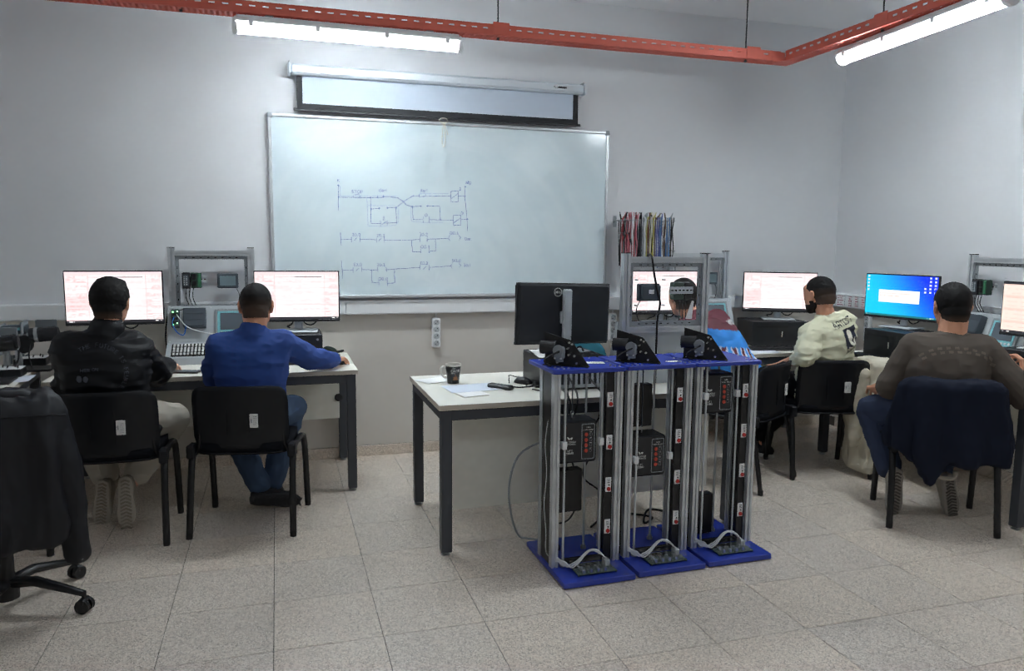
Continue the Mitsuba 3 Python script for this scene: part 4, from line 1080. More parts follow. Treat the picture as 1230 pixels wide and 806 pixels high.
def make_chair(label, at, rz, sticker=True, group=None):
    t = Thing('chair', label, 'chair', at, rz, group)

    def back(off, w, h, zc):
        def fn(u, v):
            x, z = sq(u, v, w, h, 7)
            y = -.215 + off - .018 * (z / h) + .055 * (x / .24) ** 2
            n = np.array([-.11 * x / .24 / .24 * 1.0, 1.0, .05])
            return (x, y, zc + z), n / np.linalg.norm(n)
        return fn
    t.part('backrest', loftshell(back(.0, .232, .162, .612), 17, 13, .016), 'chair_black', 'black plastic back shell', smooth=True)
    t.part('back_cushion', loftshell(back(.026, .215, .15, .615), 15, 11, .04), 'chair_fabric', smooth=True)
    t.part('back_rib', [bx(-.06, .05, -.227, -.223, .70, .703), bx(-.06, -.057, -.227, -.222, .52, .70), bx(.047, .05, -.227, -.222, .52, .70)], 'chair_black')
    if sticker:
        st = t.part('inventory_label', bx(.055, .095, -.2275, -.222, .565, .635), 'sticker', 'white inventory sticker')
        t.part('label_print', [bx(.060, .066, -.2283, -.227, .59, .61)] + [bx(.072, .09, -.2283, -.227, .575 + .009 * k, .577 + .009 * k) for k in range(6)], 'grey_plastic', parent=st)

    def seat(off, w, d):
        def fn(u, v):
            x, y = sq(u, v, w, d, 5)
            z = .437 + off - .012 * math.exp(-((x / .18) ** 2 + ((y + .03) / .15) ** 2)) - (.03 * max(0, (y / d - .75)) * 4 if y > 0 else 0)
            return (x, y + .012, z), (0, 0, 1.0)
        return fn
    t.part('seat', loftshell(seat(.02, .228, .21), 15, 15, .045), 'chair_fabric', 'black upholstered seat', smooth=True)
    t.part('seat_shell', loftshell(seat(-.008, .235, .215), 15, 15, .012), 'chair_black', smooth=True)
    for s in (-1, 1):
        x = .255 * s
        t.part('leg', tube(spl([(x, .235, .012), (x * .99, .2, .30), (x * .98, .175, .40), (x * .97, .13, .437), (x * .97, .0, .442)], 6), .0125, 10, flat=1.35), 'leg_black', smooth=True)
        t.part('leg', tube(spl([(x * 1.0, -.235, .012), (x * .98, -.185, .30), (x * .975, -.15, .41), (x * .97, -.10, .437), (x * .97, -.0, .442)], 6), .0125, 10, flat=1.35), 'leg_black', smooth=True)
        for y in (.235, -.235):
            t.part('foot_cap', cyl((x, y, 0), (x, y * .998, .03), .016, 10), 'rubber')
        t.part('back_upright', tube(spl([(x * .95, .02, .437), (x * .92, -.11, .425), (x * .84, -.155, .46), (x * .76, -.165, .60)], 6), .011, 8, flat=1.3), 'leg_black', smooth=True)
        t.part('side_bracket', bx(x * .97 - .02, x * .97 + .02, -.20, -.12, .40, .47, .008), 'chair_black')
    t.part('cross_tube', [cyl((-.245, .11, .418), (.245, .11, .418), .010, 10), cyl((-.245, -.10, .418), (.245, -.10, .418), .010, 10)], 'leg_black')
    return t


ch = make_chair('black stacking chair under the man in the blue sweater', (-.513, .21, 0), -11)
ch.copy((-1.155, .215, 0), -1.5, 'black stacking chair under the man in the black jacket')
ch.copy((2.49, .17, 0), 31, 'black stacking chair turned left, just right of the lift models')
ch.copy((3.085, .21, 0), -15, 'black stacking chair under the man in the cream sweatshirt')
ch.copy((3.085, -.745, 0), -32.5, 'black stacking chair under the man in the brown top, hung with a navy jacket', skip=('inventory_label',))


def star_base(t, r=.31, rot=0.0):
    for k in range(5):
        a = math.radians(rot + 72 * k)
        c, s = math.cos(a), math.sin(a)
        lg = t.part('base_leg', tube([(.03 * c, .03 * s, .115), (.12 * c, .12 * s, .125), (.24 * c, .24 * s, .098), (r * c, r * s, .078)], [.028, .026, .021, .016], 10, flat=.75), 'black_plastic', 'black star base leg', smooth=True)
        q = (-s, c)
        t.part('castor', [cyl((r * c + q[0] * o, r * s + q[1] * o, .029), (r * c + q[0] * (o + .018), r * s + q[1] * (o + .018), .029), .029, 18) for o in (-.024, .006)] + [cyl((r * c, r * s, .03), (r * c, r * s, .085), .009, 8), xf(bx(-.016, .016, -.026, .026, .03, .062, .008), (r * c, r * s, 0), rot + 72 * k)], 'black_plastic', 'twin-wheel castor', parent=lg)
    t.part('gas_column', [cyl((0, 0, .07), (0, 0, .26), .032, 16), cyl((0, 0, .25), (0, 0, .42), .016, 12), cyl((0, 0, .05), (0, 0, .13), .045, 16)], 'black_plastic')


oc = Thing('office_chair', 'black swivel chair with a dark jacket over its back, at the left edge', 'office chair', (-1.43, -.57, 0), 20)
star_base(oc, .319, -39.4)
oc.part('seat', soften(union([hull(((-.24, -.11, .46), .035), ((.15, -.11, .46), .035), ((-.24, .26, .46), .035), ((.15, .26, .46), .035))]), .04, 4), 'chair_fabric', smooth=True)
oc.part('mechanism', bx(-.09, .09, -.10, .10, .39, .43, .01), 'black_plastic')


def oback(u, v):
    x, z = sq(u, v, .215, .19, 4)
    return (x - .045, -.155 + .05 * (x / .24) ** 2 - .03 * (z / .19), .655 + z), (0, 1.0, .1)


oc.part('backrest', loftshell(oback, 13, 13, .05), 'chair_fabric', smooth=True)
oc.part('back_stem', tube(spl([(0, -.05, .41), (-.03, -.17, .41), (-.045, -.195, .50), (-.045, -.19, .64)], 5), .026, 8, flat=.5), 'black_plastic', smooth=True)

tc = Thing('office_chair', 'teal swivel chair behind the middle table, mostly hidden', 'office chair', (1.56, .66, 0), 0)
star_base(tc, .31, 10)
tc.part('seat', soften(union([hull(((-.2, -.2, .46), .035), ((.2, -.2, .46), .035), ((-.2, .2, .46), .035), ((.2, .2, .46), .035))]), .04, 4), 'teal_fabric', smooth=True)
tc.part('mechanism', bx(-.09, .09, -.10, .10, .39, .43, .01), 'black_plastic')


def tback(u, v):
    x, z = sq(u, v, .235, .18, 3)
    return (x, .20 - .05 * (x / .24) ** 2 + .03 * (z / .18), .675 + z), (0, -1.0, .1)


tc.part('backrest', loftshell(tback, 15, 13, .06), 'teal_fabric', 'teal upholstered back', smooth=True)
tc.part('back_stem', tube(spl([(0, .08, .41), (0, .22, .41), (0, .26, .50), (0, .245, .64)], 5), .026, 8, flat=.5), 'black_plastic', smooth=True)
bagm = soften(union([hull(((-.07, -.04, .03), .03), ((.07, -.03, .03), .03), ((.05, .05, .035), .03), ((-.05, .05, .03), .03), ((0, 0, .055), .03))]), .01, 5)
bagm = wrinkle(bagm, .012, 16, 4)
solo('plastic_bag', bagm, 'plastic_film', 'crumpled clear plastic bag on the far side of the middle table', 'bag', at=(1.40, .17, .742), smooth=True)


# ------------------------------------------------------------------ motor rigs and boxes on the left desk
def motor_rig(at, rz, label):
    t = Thing('motor_rig', label, 'motor rig', at, rz)
    t.part('base', bx(-.14, .12, -.09, .09, 0, .014, .002), 'black_plastic')
    for x in (-.11, -.05):
        t.part('post', profile((x, .0, .014), (x, .0, .20), .03), 'aluminium')
    t.part('bearing_plate', [bx(-.13, -.118, -.07, .07, .10, .27, .004), bx(-.02, -.008, -.07, .07, .10, .285, .004)], 'grey_plastic')
    t.part('top_block', [bx(-.15, .0, -.045, .045, .215, .262, .005)], 'plc_grey')
    t.part('rear_plate', bx(.03, .14, .05, .06, .16, .285, .003), 'grey_plastic')
    t.part('motor', [cyl((.02, -.04, .205), (.15, -.04, .215), .042, 24), cyl((.15, -.04, .215), (.165, -.04, .216), .034, 24)], 'dark_plastic', 'black motor body')
    t.part('motor_ring', cyl((.046, -.04, .207), (.064, -.04, .2085), .0432, 24), 'chrome')
    t.part('coupling', [cyl((-.005, -.07, .16), (-.005, -.075, .16), .05, 24), cyl((-.005, -.045, .16), (-.005, -.075, .16), .044, 24)], 'black_plastic')
    t.part('pilot_light', xf(cyl((0, 0, 0), (0, 0, .006), .009, 14), (-.03, -.0455, .245), 0, 90), 'teal_frame', 'teal indicator')
    t.part('cable', [tube(spl([(-.04, -.05, .22), (-.03, -.08, .15), (-.04, -.09, .06), (-.10, -.10, .02)], 6), .005, 7), tube(spl([(.03, -.07, .17), (.02, -.09, .10), (.03, -.09, .03)], 6), .004, 7)], 'cable_black', smooth=True)
    return t


r1 = motor_rig((-1.73, 1.0, .74), 3, 'motor rig with a black motor on the left desk, far one')
r1.copy((-1.82, .60, .74), 3, 'motor rig on the left desk, near one cut by the picture edge')


def switch_box(at, rz, label, s=1.0):
    t = Thing('switch_box', label, 'control box', at, rz)
    t.part('case', bx(-.085, .085, -.06, .06, 0, .045, .003), 'black_plastic')
    f = t.part('top_panel', bx(-.082, .082, -.057, .057, .0445, .047), 'white_plastic', 'white panel with switches')
    t.part('switch', [cyl((x, y, .046), (x + .003, y, .062), .004, 8) for x, y in ((-.05, -.02), (-.02, .02), (.01, -.015), (.04, .02), (.06, -.02))], 'black_plastic', parent=f)
    return t


b0 = switch_box((-1.775, 1.215, .74), 3, 'black box with a white switch panel on the left desk, by the wall')
b0.copy((-1.79, .80, .74), 3, 'black box with a white switch panel on the left desk, near the front')
solo('terminal_strip', cat([bx(-.05 + .022 * k, -.034 + .022 * k, -.01, .01, 0, .055, .002) for k in range(5)]), 'plc_grey', 'short grey terminal strip standing beside the far box on the left desk', 'terminal strip', at=(-1.86, 1.265, .786 - .046), rz=3)
sheet('paper_sheet', .15, .21, (-1.71, .68, .7405), 5, 'paper_blue', 'pale sheet at the edge of the left desk')
ph = Thing('smartphone', 'black phone lying on the desk between the two men on the left', 'phone', (-.865, .70, .7405), 75)
ph.part('body', bx(-.037, .037, -.078, .078, 0, .009, .003), 'black_plastic')
ph.part('glass', bx(-.034, .034, -.074, .074, .0088, .0095), 'hmi_grey')
cc = Thing('cable_bundle', 'dark green bundle of cables on the desk right of the blue sweater', 'cable bundle', (-.055, 1.02, .742))
lp = []
for k in range(6):
    a0 = rng.random() * 6
    lp.append(tube(spl([((.055 + .012 * (k % 3)) * math.cos(a0 + q) + .008 * k - .02, (.04 + .008 * (k % 2)) * math.sin(a0 + q), .012 + .007 * k + .008 * math.sin(2 * q + k)) for q in np.linspace(0, 5.6, 9)], 4), .006, 7))
cc.part('loop', lp, 'cable_black', smooth=True)
cc.part('wrap', wrinkle(soften(hull(((-.03, 0, .05), .022), ((.04, .01, .045), .018), ((.0, 0, .062), .02)), .008, 4), .004, 40, 2), 'dark_green', 'dark green wrap', smooth=True)
sheet('paper_sheet', .24, .15, (2.93, .66, .7405), -8, 'paper_blue', 'pale folder lying in front of the corner desk computer')


def loft(rings, cap=True):
    """Closed surface through rings of equal size."""
    r = np.array(rings, float)
    k, n, _ = r.shape
    v = r.reshape(-1, 3)
    f = []
    for i in range(k - 1):
        for j in range(n):
            a, b = i * n + j, i * n + (j + 1) % n
            f += [[a, b, b + n], [a, b + n, a + n]]
    if cap:
        v = np.vstack([v, r[0].mean(0), r[-1].mean(0)])
        for j in range(n):
            j2 = (j + 1) % n
            f += [[k * n, j2, j], [k * n + 1, (k - 1) * n + j, (k - 1) * n + j2]]
    m = trimesh.Trimesh(v, f, process=False)
    m.fix_normals()
    return m


# ------------------------------------------------------------------ people
M('skin', 'c58f73', 0.5, specular=0.4)
M('skin_light', 'd6a68c', 0.5, specular=0.4)
M('hair_black', '0c0b0c', 0.5)
M('hair_brown', '120e0c', 0.5)
M('hair_fade', '1d1714', 0.8, specular=0.2)
M('eye_white', 'e6e2dc', 0.2)
M('iris', '2a1a10', 0.2)
M('lips', 'a0665a', 0.5)
M('jacket_black', '090b10', 0.55, specular=0.3)
M('jacket_print', '363a44', 0.55)
M('jacket_navy', '121828', 0.8, specular=0.2)
M('jacket_dark', '0c0e15', 0.5, specular=0.35)
M('jacket_beige', 'c2bba9', 0.6)
M('sweater_blue', '233f80', 0.85, sheen=0.4)
M('sweater_cream', 'c9c8ae', 0.9, sheen=0.3)
M('top_brown', '4b433c', 0.9, sheen=0.3)
M('print_dark', '23252f', 0.7)
M('jeans', '33465f', 0.85)
M('jeans_dark', '1f2a42', 0.85)
M('trousers_beige', 'b3ada1', 0.85)
M('trousers_black', '0c0d12', 0.85, specular=0.2)
M('shoe_grey', '847d74', 0.8)
M('shoe_tan', '8d8478', 0.8)
M('shoe_black', '17171b', 0.7)
M('sole_grey', '86807a', 0.8)
M('sole_pale', 'aba498', 0.8)
M('sole_dark', '2a2a2d', 0.75)
M('sole_white', 'd2d2cf', 0.6)
M('tread_dark', '4a4541', 0.8)
M('brown_yoke', '5f564d', 0.9)
scene['jersey'] = {'type': 'twosided', 'bsdf': {'type': 'principled', 'base_color': {'type': 'mesh_attribute', 'name': 'vertex_color'}, 'roughness': 0.7}}
scene['hair_graded'] = {'type': 'twosided', 'bsdf': {'type': 'principled', 'base_color': {'type': 'mesh_attribute', 'name': 'vertex_color'}, 'roughness': 0.7, 'specular': 0.25}}
V = lambda *a: np.array(a, float)
unit = lambda a: np.array(a, float) / np.linalg.norm(a)


def frame(origin, x, y, z):
    m = np.eye(4)
    m[:3, 0], m[:3, 1], m[:3, 2], m[:3, 3] = x, y, z, origin
    return m


def put(man, X):
    return man.transform(np.asarray(X)[:3, :4])


def bone(a, ra, b, rb):
    return hull((a, ra), (b, rb))


def section(c, right, a, b):
    """A flattened slice of the torso: half width a, half depth b."""
    o = unit(right) * max(a - b, 0.001)
    return [(c - o, b), (c, b * 1.03), (c + o, b)]


def torso(P, C, rp, rc, shL, shR, e, g, low=0.0):
    secs = []
    for t, a, b in ((low, .170, .118), (.22, .158, .118), (.45, .156, .112), (.68, .172, .115), (.86, .172, .098)):
        c = P + (C - P) * t
        r = unit(rp * (1 - t) + rc * t)
        secs.append(section(c, r, a * g + e, b * g + e))
    parts = [hull(*(secs[i] + secs[i + 1])) for i in range(len(secs) - 1)]
    up = unit(C - P)
    sh = .058 * g + e
    inL, inR = C + (shL - C) * .6 + up * .012, C + (shR - C) * .6 + up * .012
    parts.append(hull(*(secs[-1] + [(shL, sh), (shR, sh), (inL, sh * .85), (inR, sh * .85)])))
    return parts


def hand(wrist, d, palm, thumb, curl=(18, 25, 18), side=1.0):
    d = unit(d)
    palm = np.array(palm, float)
    palm = unit(palm - d * (palm @ d))
    ts = np.cross(palm, d)
    ts = ts * (1 if ts @ np.array(thumb) > 0 else -1)
    p = [hull((wrist - d * .01, .024), (wrist + d * .02 + ts * .01, .021), (wrist + d * .02 - ts * .012, .02)),
         hull((wrist + d * .02 + ts * .014, .018), (wrist + d * .02 - ts * .016, .016), (wrist + d * .088 + ts * .028, .0125), (wrist + d * .092 + ts * .008, .0125), (wrist + d * .088 - ts * .012, .012), (wrist + d * .078 - ts * .03, .0115))]
    for i, (off, base, L) in enumerate(((.030, .088, (.042, .026, .021)), (.0095, .092, (.046, .029, .022)), (-.011, .088, (.043, .027, .021)), (-.030, .078, (.034, .021, .019)))):
        q, a, r = wrist + d * base + ts * off, 0.0, .0092 - .0004 * i
        spread = ts * (.10 - .065 * i)
        for k in range(3):
            a += math.radians(curl[k])
            nx = q + unit(d * math.cos(a) + palm * math.sin(a) + spread) * L[k]
            p.append(hull((q, r), (nx, r - .0008)))
            q, r = nx, r - .0008
    q, r = wrist + d * .03 + ts * .024 + palm * .006, .0125
    for k, (L, v) in enumerate(((.034, d * .6 + ts * .8 + palm * .35), (.032, d * .85 + ts * .45 + palm * .3), (.026, d * .95 + ts * .1 + palm * .35))):
        nx = q + unit(v) * L
        p.append(hull((q, r), (nx, r - .0013)))
        q, r = nx, r - .0013
    return mf(soften(union(p), .0045, 5))


def head_parts(X, hair='short', beard=False, tone=None, top_lift=.012):
    S = lambda r: m3.Manifold.sphere(1, 40).scale(r)
    cran = lambda h: S((.075 + h, .097 + h, .087 + h)).translate((0, -.012, .03))
    nape = lambda h: hull(((0, -.048, -.02), .060 + h), ((0, -.035, -.07), .052 + h))
    face = hull(((.034, .058, .045), .030), ((-.034, .058, .045), .030), ((.042, .052, -.022), .026), ((-.042, .052, -.022), .026), ((.0, .072, -.098), .019), ((.018, .066, -.094), .018), ((-.018, .066, -.094), .018),
                ((.05, .0, -.068), .019), ((-.05, .0, -.068), .019), ((.055, .0, .03), .02), ((-.055, .0, .03), .02))
    nose = union([hull(((0, .086, .022), .009), ((0, .108, -.022), .0125)), hull(((0, .106, -.024), .011), ((.012, .094, -.027), .008), ((-.012, .094, -.027), .008))])
    brow = union([hull(((s * .012, .084, .026), .007), ((s * .042, .072, .026), .007)) for s in (-1, 1)])
    lipm = union([hull(((-.02, .083, -.056), .006), ((0, .091, -.054), .007), ((.02, .083, -.056), .006)), hull(((-.017, .083, -.066), .006), ((0, .089, -.067), .008), ((.017, .083, -.066), .006))])
    h = union([cran(0), nape(0), face, nose, brow, lipm])
    h = h - union([m3.Manifold.sphere(.0135, 20).translate((s * .031, .088, .004)) for s in (-1, 1)])
    ears = []
    for s in (-1, 1):
        e = hull(((s * .077, -.004, .022), .010), ((s * .081, -.016, .018), .010), ((s * .083, -.02, -.002), .009), ((s * .076, -.004, -.030), .008), ((s * .074, .004, .0), .008))
        dish = m3.Manifold.sphere(1, 18).scale((.006, .013, .019)).translate((s * .092, -.010, .0))
        ears.append(e - dish)
    skin = put(mf(soften(union([h] + ears), .0055, 5)), X)
    out = {'skin': skin, 'eyes': tm(put(union([m3.Manifold.sphere(.0125, 20).translate((s * .031, .078, .004)) for s in (-1, 1)]), X)),
           'iris': tm(put(union([m3.Manifold.sphere(.0062, 16).translate((s * .031, .0855, .004)) for s in (-1, 1)]), X)),
           'brows': tm(put(union([hull(((s * .014, .0915, .028), .0028), ((s * .030, .086, .033), .0032), ((s * .046, .075, .029), .0022)) for s in (-1, 1)]), X)),
           'mouth': tm(put(union([hull(((-.018, .0905, -.060), .0016), ((0, .0985, -.0605), .002), ((.018, .0905, -.060), .0016))]), X))}
    big = .4

    def half(normal, off):
        return m3.Manifold.cube((big, big, big), True).trim_by_plane(normal, off)
    hh = {'full': .012, 'short': .009, 'fade': .006}[hair]
    shell = union([cran(hh), nape(.0065)])
    up = m3.Manifold.cube((big, big, big), True)
    A = up.trim_by_plane(tuple(unit((0, -.55, 1.0))), .018)
    B = up.trim_by_plane((0, -1, 0), .018).trim_by_plane((0, 0, 1), -.078 if hair != 'fade' else -.062)
    hm = shell ^ union([A, B])
    if hair in ('full',):
        hm = union([hm, hull(((-.035, .055, .098), .026), ((.035, .05, .094), .026), ((-.04, -.02, .100), .022), ((.04, -.03, .100), .022)).translate((0, 0, -.004))])
    t = soften(hm, .0055, 5)
    v0 = np.array(t.vertices)
    t = wrinkle(t, .0022 if hair == 'full' else .0009, 85, 3, (1, .5, .5), 2)
    k = np.clip((v0[:, 2] + .045) / .085, 0, 1) if hair == 'fade' else np.clip((v0[:, 2] + .07) / .03, 0, 1)
    if hair == 'fade':
        k = np.where(v0[:, 2] > .045, 1, k * .9)
    dark, light = np.array(lin('0c0a0a')), np.array(lin('4a3a30'))
    out['hair_colour'] = light * (1 - k[:, None]) + dark * k[:, None]
    t.apply_transform(X)
    out['hair'] = t
    if beard:
        bm = hull(((0, .072, -.098), .0215), ((.018, .066, -.094), .0205), ((-.018, .066, -.094), .0205), ((.05, .0, -.068), .0212), ((-.05, .0, -.068), .0212), ((.0565, .008, -.02), .0195), ((-.0565, .008, -.02), .0195), ((.03, .062, -.06), .021), ((-.03, .062, -.06), .021))
        bm = bm.trim_by_plane(tuple(unit((0, -.35, -1.0))), .028) - hull(((-.02, .1, -.055), .016), ((.02, .1, -.055), .016), ((0, .12, -.02), .03))
        out['beard'] = wrinkle(soften(bm, .006, 3), .0012, 90, 5, octaves=2)
        out['beard'].apply_transform(X)
    return out


def shoe(t, ankle, toe_dir, up, mats, label=None, scale=1.0):
    y = unit(toe_dir)
    z = np.array(up, float)
    z = unit(z - y * (z @ y))
    x = np.cross(y, z)
    X = frame(np.array(ankle, float), x, y, z)
    s = scale
    upper = union([hull(((0, -.042 * s, -.045), .032), ((0, .0, -.02), .037), ((0, .05 * s, -.035), .036)), hull(((0, .04 * s, -.035), .036), ((.012, .13 * s, -.055), .026), ((-.012, .13 * s, -.055), .026)),
                   hull(((.016, .12 * s, -.056), .026), ((-.016, .12 * s, -.056), .026), ((0, .168 * s, -.060), .024)), hull(((0, -.012, .0), .038), ((0, -.016, .035), .040))]).trim_by_plane((0, 0, 1), -.078)
    k = t.part('shoe', tm(put(mf(soften(upper, .009, 6)), X)), mats[0], label, smooth=True)
    out = [(.0, -.078), (.028, -.068), (.036, -.03), (.034, .02), (.040, .08), (.044, .12), (.036, .165), (.015, .196), (-.012, .198), (-.036, .17), (-.044, .12), (-.038, .08), (-.032, .02), (-.036, -.03), (-.028, -.068)]
    sm = xf(prism([(a, b * s) for a, b in out], .022), (0, 0, -.088))
    ribs = []
    for q in np.arange(-.06, .19, .019):
        w = .024 if q < .0 else .030
        for sg in (-1, 1):
            ribs.append(xf(bx(0, w, -.004, .004, -.094, -.086, .001), (0, q * s, 0), 28 if sg > 0 else 152))
    sm = cat(sm)
    sm.apply_transform(X)
    rb = cat(ribs)
    rb.apply_transform(X)
    ks = t.part('sole', sm, mats[1], parent=k, smooth=False)
    t.part('tread', rb, mats[3] if len(mats) > 3 else mats[1], parent=k, smooth=False, kind='stuff')
    laces = cat([bx(-.022, .022, y_ * s - .003, y_ * s + .003, z_, z_ + .005, .001) for y_, z_ in ((.062, -.004), (.082, -.014), (.102, -.023))])
    laces.apply_transform(X)
    t.part('laces', laces, mats[2], parent=k)


def person(spec):
    s = spec
    t = Thing('person', s['label'], 'person')
    P, g = V(*s['pelvis']), s.get('g', 1.0)
    shL, shR = V(*s['shL']), V(*s['shR'])
    C = (shL + shR) / 2
    rp, rc = unit(s['right']), unit(shR - shL)
    fp = np.cross(V(0, 0, 1), rp)
    up = unit(C - P)
    hd = V(*s['head'])
    fwd = unit(s['look'])
    hx = unit(np.cross(fwd, V(0, 0, 1) + V(*s.get('tilt', (0, 0, 0)))))
    X = frame(hd, hx, fwd, np.cross(hx, fwd))
    X[:3, :3] *= s.get('head_scale', 1.0)
    H = head_parts(X, s['hair'], s.get('beard', False))
    elL, elR, wrL, wrR = (V(*s[k]) for k in ('elL', 'elR', 'wrL', 'wrR'))
    hipL, hipR = P - rp * .095 + fp * .03, P + rp * .095 + fp * .03
    knL, knR, anL, anR = (V(*s[k]) for k in ('knL', 'knR', 'anL', 'anR'))
    neck0, neck1 = C + up * .02 + np.cross(up, rc) * -.0, hd + X[:3, 1] * -.03 - X[:3, 2] * .07
    b = torso(P, C, rp, rc, shL, shR, -.008, g)
    b += [bone(neck0, .062 * g, neck1, s.get('neck', .054)), hull((neck0 + up * .01, .058), (shL + up * .01, .035), (shR + up * .01, .035))]
    for sh, el, wr in ((shL, elL, wrL), (shR, elR, wrR)):
        b += [bone(sh, .05 * g, el, .040 * g), bone(el, .040 * g, wr, .027), hull((el + (wr - el) * .3, .043 * g), (el + (wr - el) * .12, .041 * g))]
    for hp, kn, an in ((hipL, knL, anL), (hipR, knR, anR)):
        b += [bone(hp, .085 * g, kn, .058 * g), bone(kn, .055 * g, an, .036)]
    bt = mf(soften(union(b), .016, 8))
    hands = [hand(wrL, s['hdL'][0], s['hdL'][1], s['hdL'][2], s.get('curlL', (18, 25, 18))), hand(wrR, s['hdR'][0], s['hdR'][1], s['hdR'][2], s.get('curlR', (18, 25, 18)))]
    t.part('body', tm(union([bt, H['skin']] + hands)), s.get('skin', 'skin'), 'skin of head and hands', smooth=True)
    t.part('eye', H['eyes'], 'eye_white', smooth=True)
    t.part('iris', H['iris'], 'iris', smooth=True)
    t.part('eyebrows', H['brows'], 'hair_black', smooth=True)
    t.part('mouth', H['mouth'], 'lips', smooth=True)
    t.part('hair', H['hair'], 'hair_graded', s['hair_label'], smooth=True, color=H['hair_colour'])
    if 'beard' in H:
        t.part('beard', H['beard'], 'hair_fade', 'short black beard', smooth=True)
    # trousers
    e = s.get('leg_ease', .012)
    lg = torso(P, C, rp, rc, shL, shR, e - .004, g)[:1]
    for hp, kn, an in ((hipL, knL, anL), (hipR, knR, anR)):
        an2 = kn + (an - kn) * s.get('cuff', .86)
        lg += [bone(hp, .088 * g + e, kn, .062 * g + e), bone(kn, .060 * g + e, an2, .046 * g + e)]
    lm = wrinkle(soften(union(lg), .014, 8), .0045, 13, 11)
    t.part('trousers', lm, s['leg_mat'], s['leg_label'], smooth=True)
    # top
    e = s.get('ease', .014)
    tp = torso(P, C, rp, rc, shL, shR, e, g, low=s.get('hem', -.03))
    tp += [hull((neck0 + up * .012, .058 * g + e), (C + (shL - C) * .75 + up * .012, .036 * g + e), (C + (shR - C) * .75 + up * .012, .036 * g + e)), bone(neck0, .060 * g + e, neck0 + (neck1 - neck0) * s.get('collar', .35), .058 + e * .7)]
    for sh, el, wr, cf in ((shL, elL, wrL, s.get('cuffL', .9)), (shR, elR, wrR, s.get('cuffR', .9))):
        w2 = el + (wr - el) * cf
        tp += [bone(sh, .056 * g + e, el, .047 * g + e), bone(el, .047 * g + e, w2, .033 * g + e * .9)]
    tp = union(tp)
    base = soften(tp, .011, 9)
    top = wrinkle(base, s.get('fold', .006), s.get('fold_freq', 9), s.get('seed', 1), s.get('stretch', (1, 1, 1.6)))
    kw = {}
    if 'paint' in s:
        kw['color'] = s['paint'](np.array(base.vertices))
    tk = t.part(s['top_name'], top, s['top_mat'], s['top_label'], smooth=True, **kw)
    # cuffs and hem ribs
    if s.get('rib'):
        for sh, el, wr, cf in ((shL, elL, wrL, s.get('cuffL', .9)), (shR, elR, wrR, s.get('cuffR', .9))):
            d = unit(wr - el)
            q = el + (wr - el) * cf
            r0 = .030 * g + e * .9
            t.part('cuff', tm(union([bone(q - d * .0, r0 + .003, q + d * (r0 * .75), r0 - .003)])), s['rib'], parent=tk, smooth=True)
        if s.get('collar_rib', True):
            q = neck0 + (neck1 - neck0) * s.get('collar', .35)
            n = unit(neck1 - neck0)
            ring = tube([q + n * .012 + (rc * math.cos(a) + np.cross(n, rc) * math.sin(a)) * (.058 + e * .7 - .002) for a in np.linspace(0, 2 * math.pi, 25)[:-1]], .009, 8, True, 1.4)
            t.part('collar', ring, s['rib'], parent=tk, smooth=True)
    for side in ('L', 'R'):
        sd = s['shoe' + side]
        shoe(t, sd[0], sd[1], sd[2], s['shoe_mats'], s.get('shoe_label'))
    return t, tk, top, C, rc, up


DOWN = (0, 0, -1)
# 1: black jacket
t, tk, top, C, rc, up = person(dict(label='man in a black jacket with a faint printed back, seated at the leftmost screen', pelvis=(-1.15, .205, .575), right=(1, 0, 0), shL=(-1.315, .165, .955), shR=(-1.05, .19, .955), head=(-1.142, .205, 1.182), look=(.10, 1, -.10),
    hair='full', hair_label='thick dark hair', elL=(-1.355, .27, .745), elR=(-.985, .40, .79), wrL=(-1.245, .55, .785), wrR=(-.958, .635, .79), hdL=((.15, 1, -.12), DOWN, (1, 0, 0)), hdR=((.2, 1, -.12), DOWN, (-1, 0, 0)),
    knL=(-1.36, .50, .53), knR=(-.92, .50, .52), anL=(-1.235, .43, .19), anR=(-1.125, .345, .21), leg_mat='trousers_beige', leg_label='pale beige trousers', leg_ease=.022, cuff=.80, cuffR=.74, ease=.024, hem=-.08, fold=.011, fold_freq=7, seed=3, stretch=(.7, .7, 1.7),
    top_name='jacket', top_mat='jacket_black', top_label='black jacket', rib='jacket_black', collar=.55, shoeL=((-1.235, .43, .185), (-.12, .18, -1), (.25, 1, .1)), shoeR=((-1.125, .345, .205), (-.02, .02, -1), (.05, 1, .1)), shoe_mats=('shoe_tan', 'sole_pale', 'trousers_beige', 'shoe_tan'), shoe_label='pale sneaker standing on its toe', skin='skin_light', collar_rib=False, g=1.03))
letters = []
word = 'THE FUTURE IS FEMALE'
for k, chx in enumerate(word):
    a = math.radians(122 - 8.2 * k)
    if chx != ' ':
        m = xf(meshkit.text_mesh(chx, .019, .0006), (-.006, 0, 0))
        letters.append(xf(m, (.118 * math.cos(a), .118 * math.sin(a), 0), math.degrees(a) - 90))
blob = [prism([(-.075 + .012 * math.cos(q), -.028 + .017 * math.sin(q)) for q in np.linspace(0, 6.28, 14)[:-1]], .0006), prism([(-.048 + .011 * math.cos(q), -.03 + .015 * math.sin(q)) for q in np.linspace(0, 6.28, 14)[:-1]], .0006),
        xf(meshkit.text_mesh('HER', .016, .0006, True), (-.07, .006, 0)), xf(meshkit.text_mesh('ON', .014, .0006, True), (-.02, .01, 0))]
yy = unit(np.cross(up, rc))
o = C - up * .085 - rc * .025 - yy * .15
t.part('back_lettering', decal(cat(letters), top, o, rc, up, .004), 'jacket_print', 'faint arched lettering on the back', parent=tk, smooth=False, kind='stuff')
t.part('back_print', decal(cat(blob), top, o, rc, up, .004), 'jacket_print', 'faint print on the back', parent=tk, smooth=False, kind='stuff')

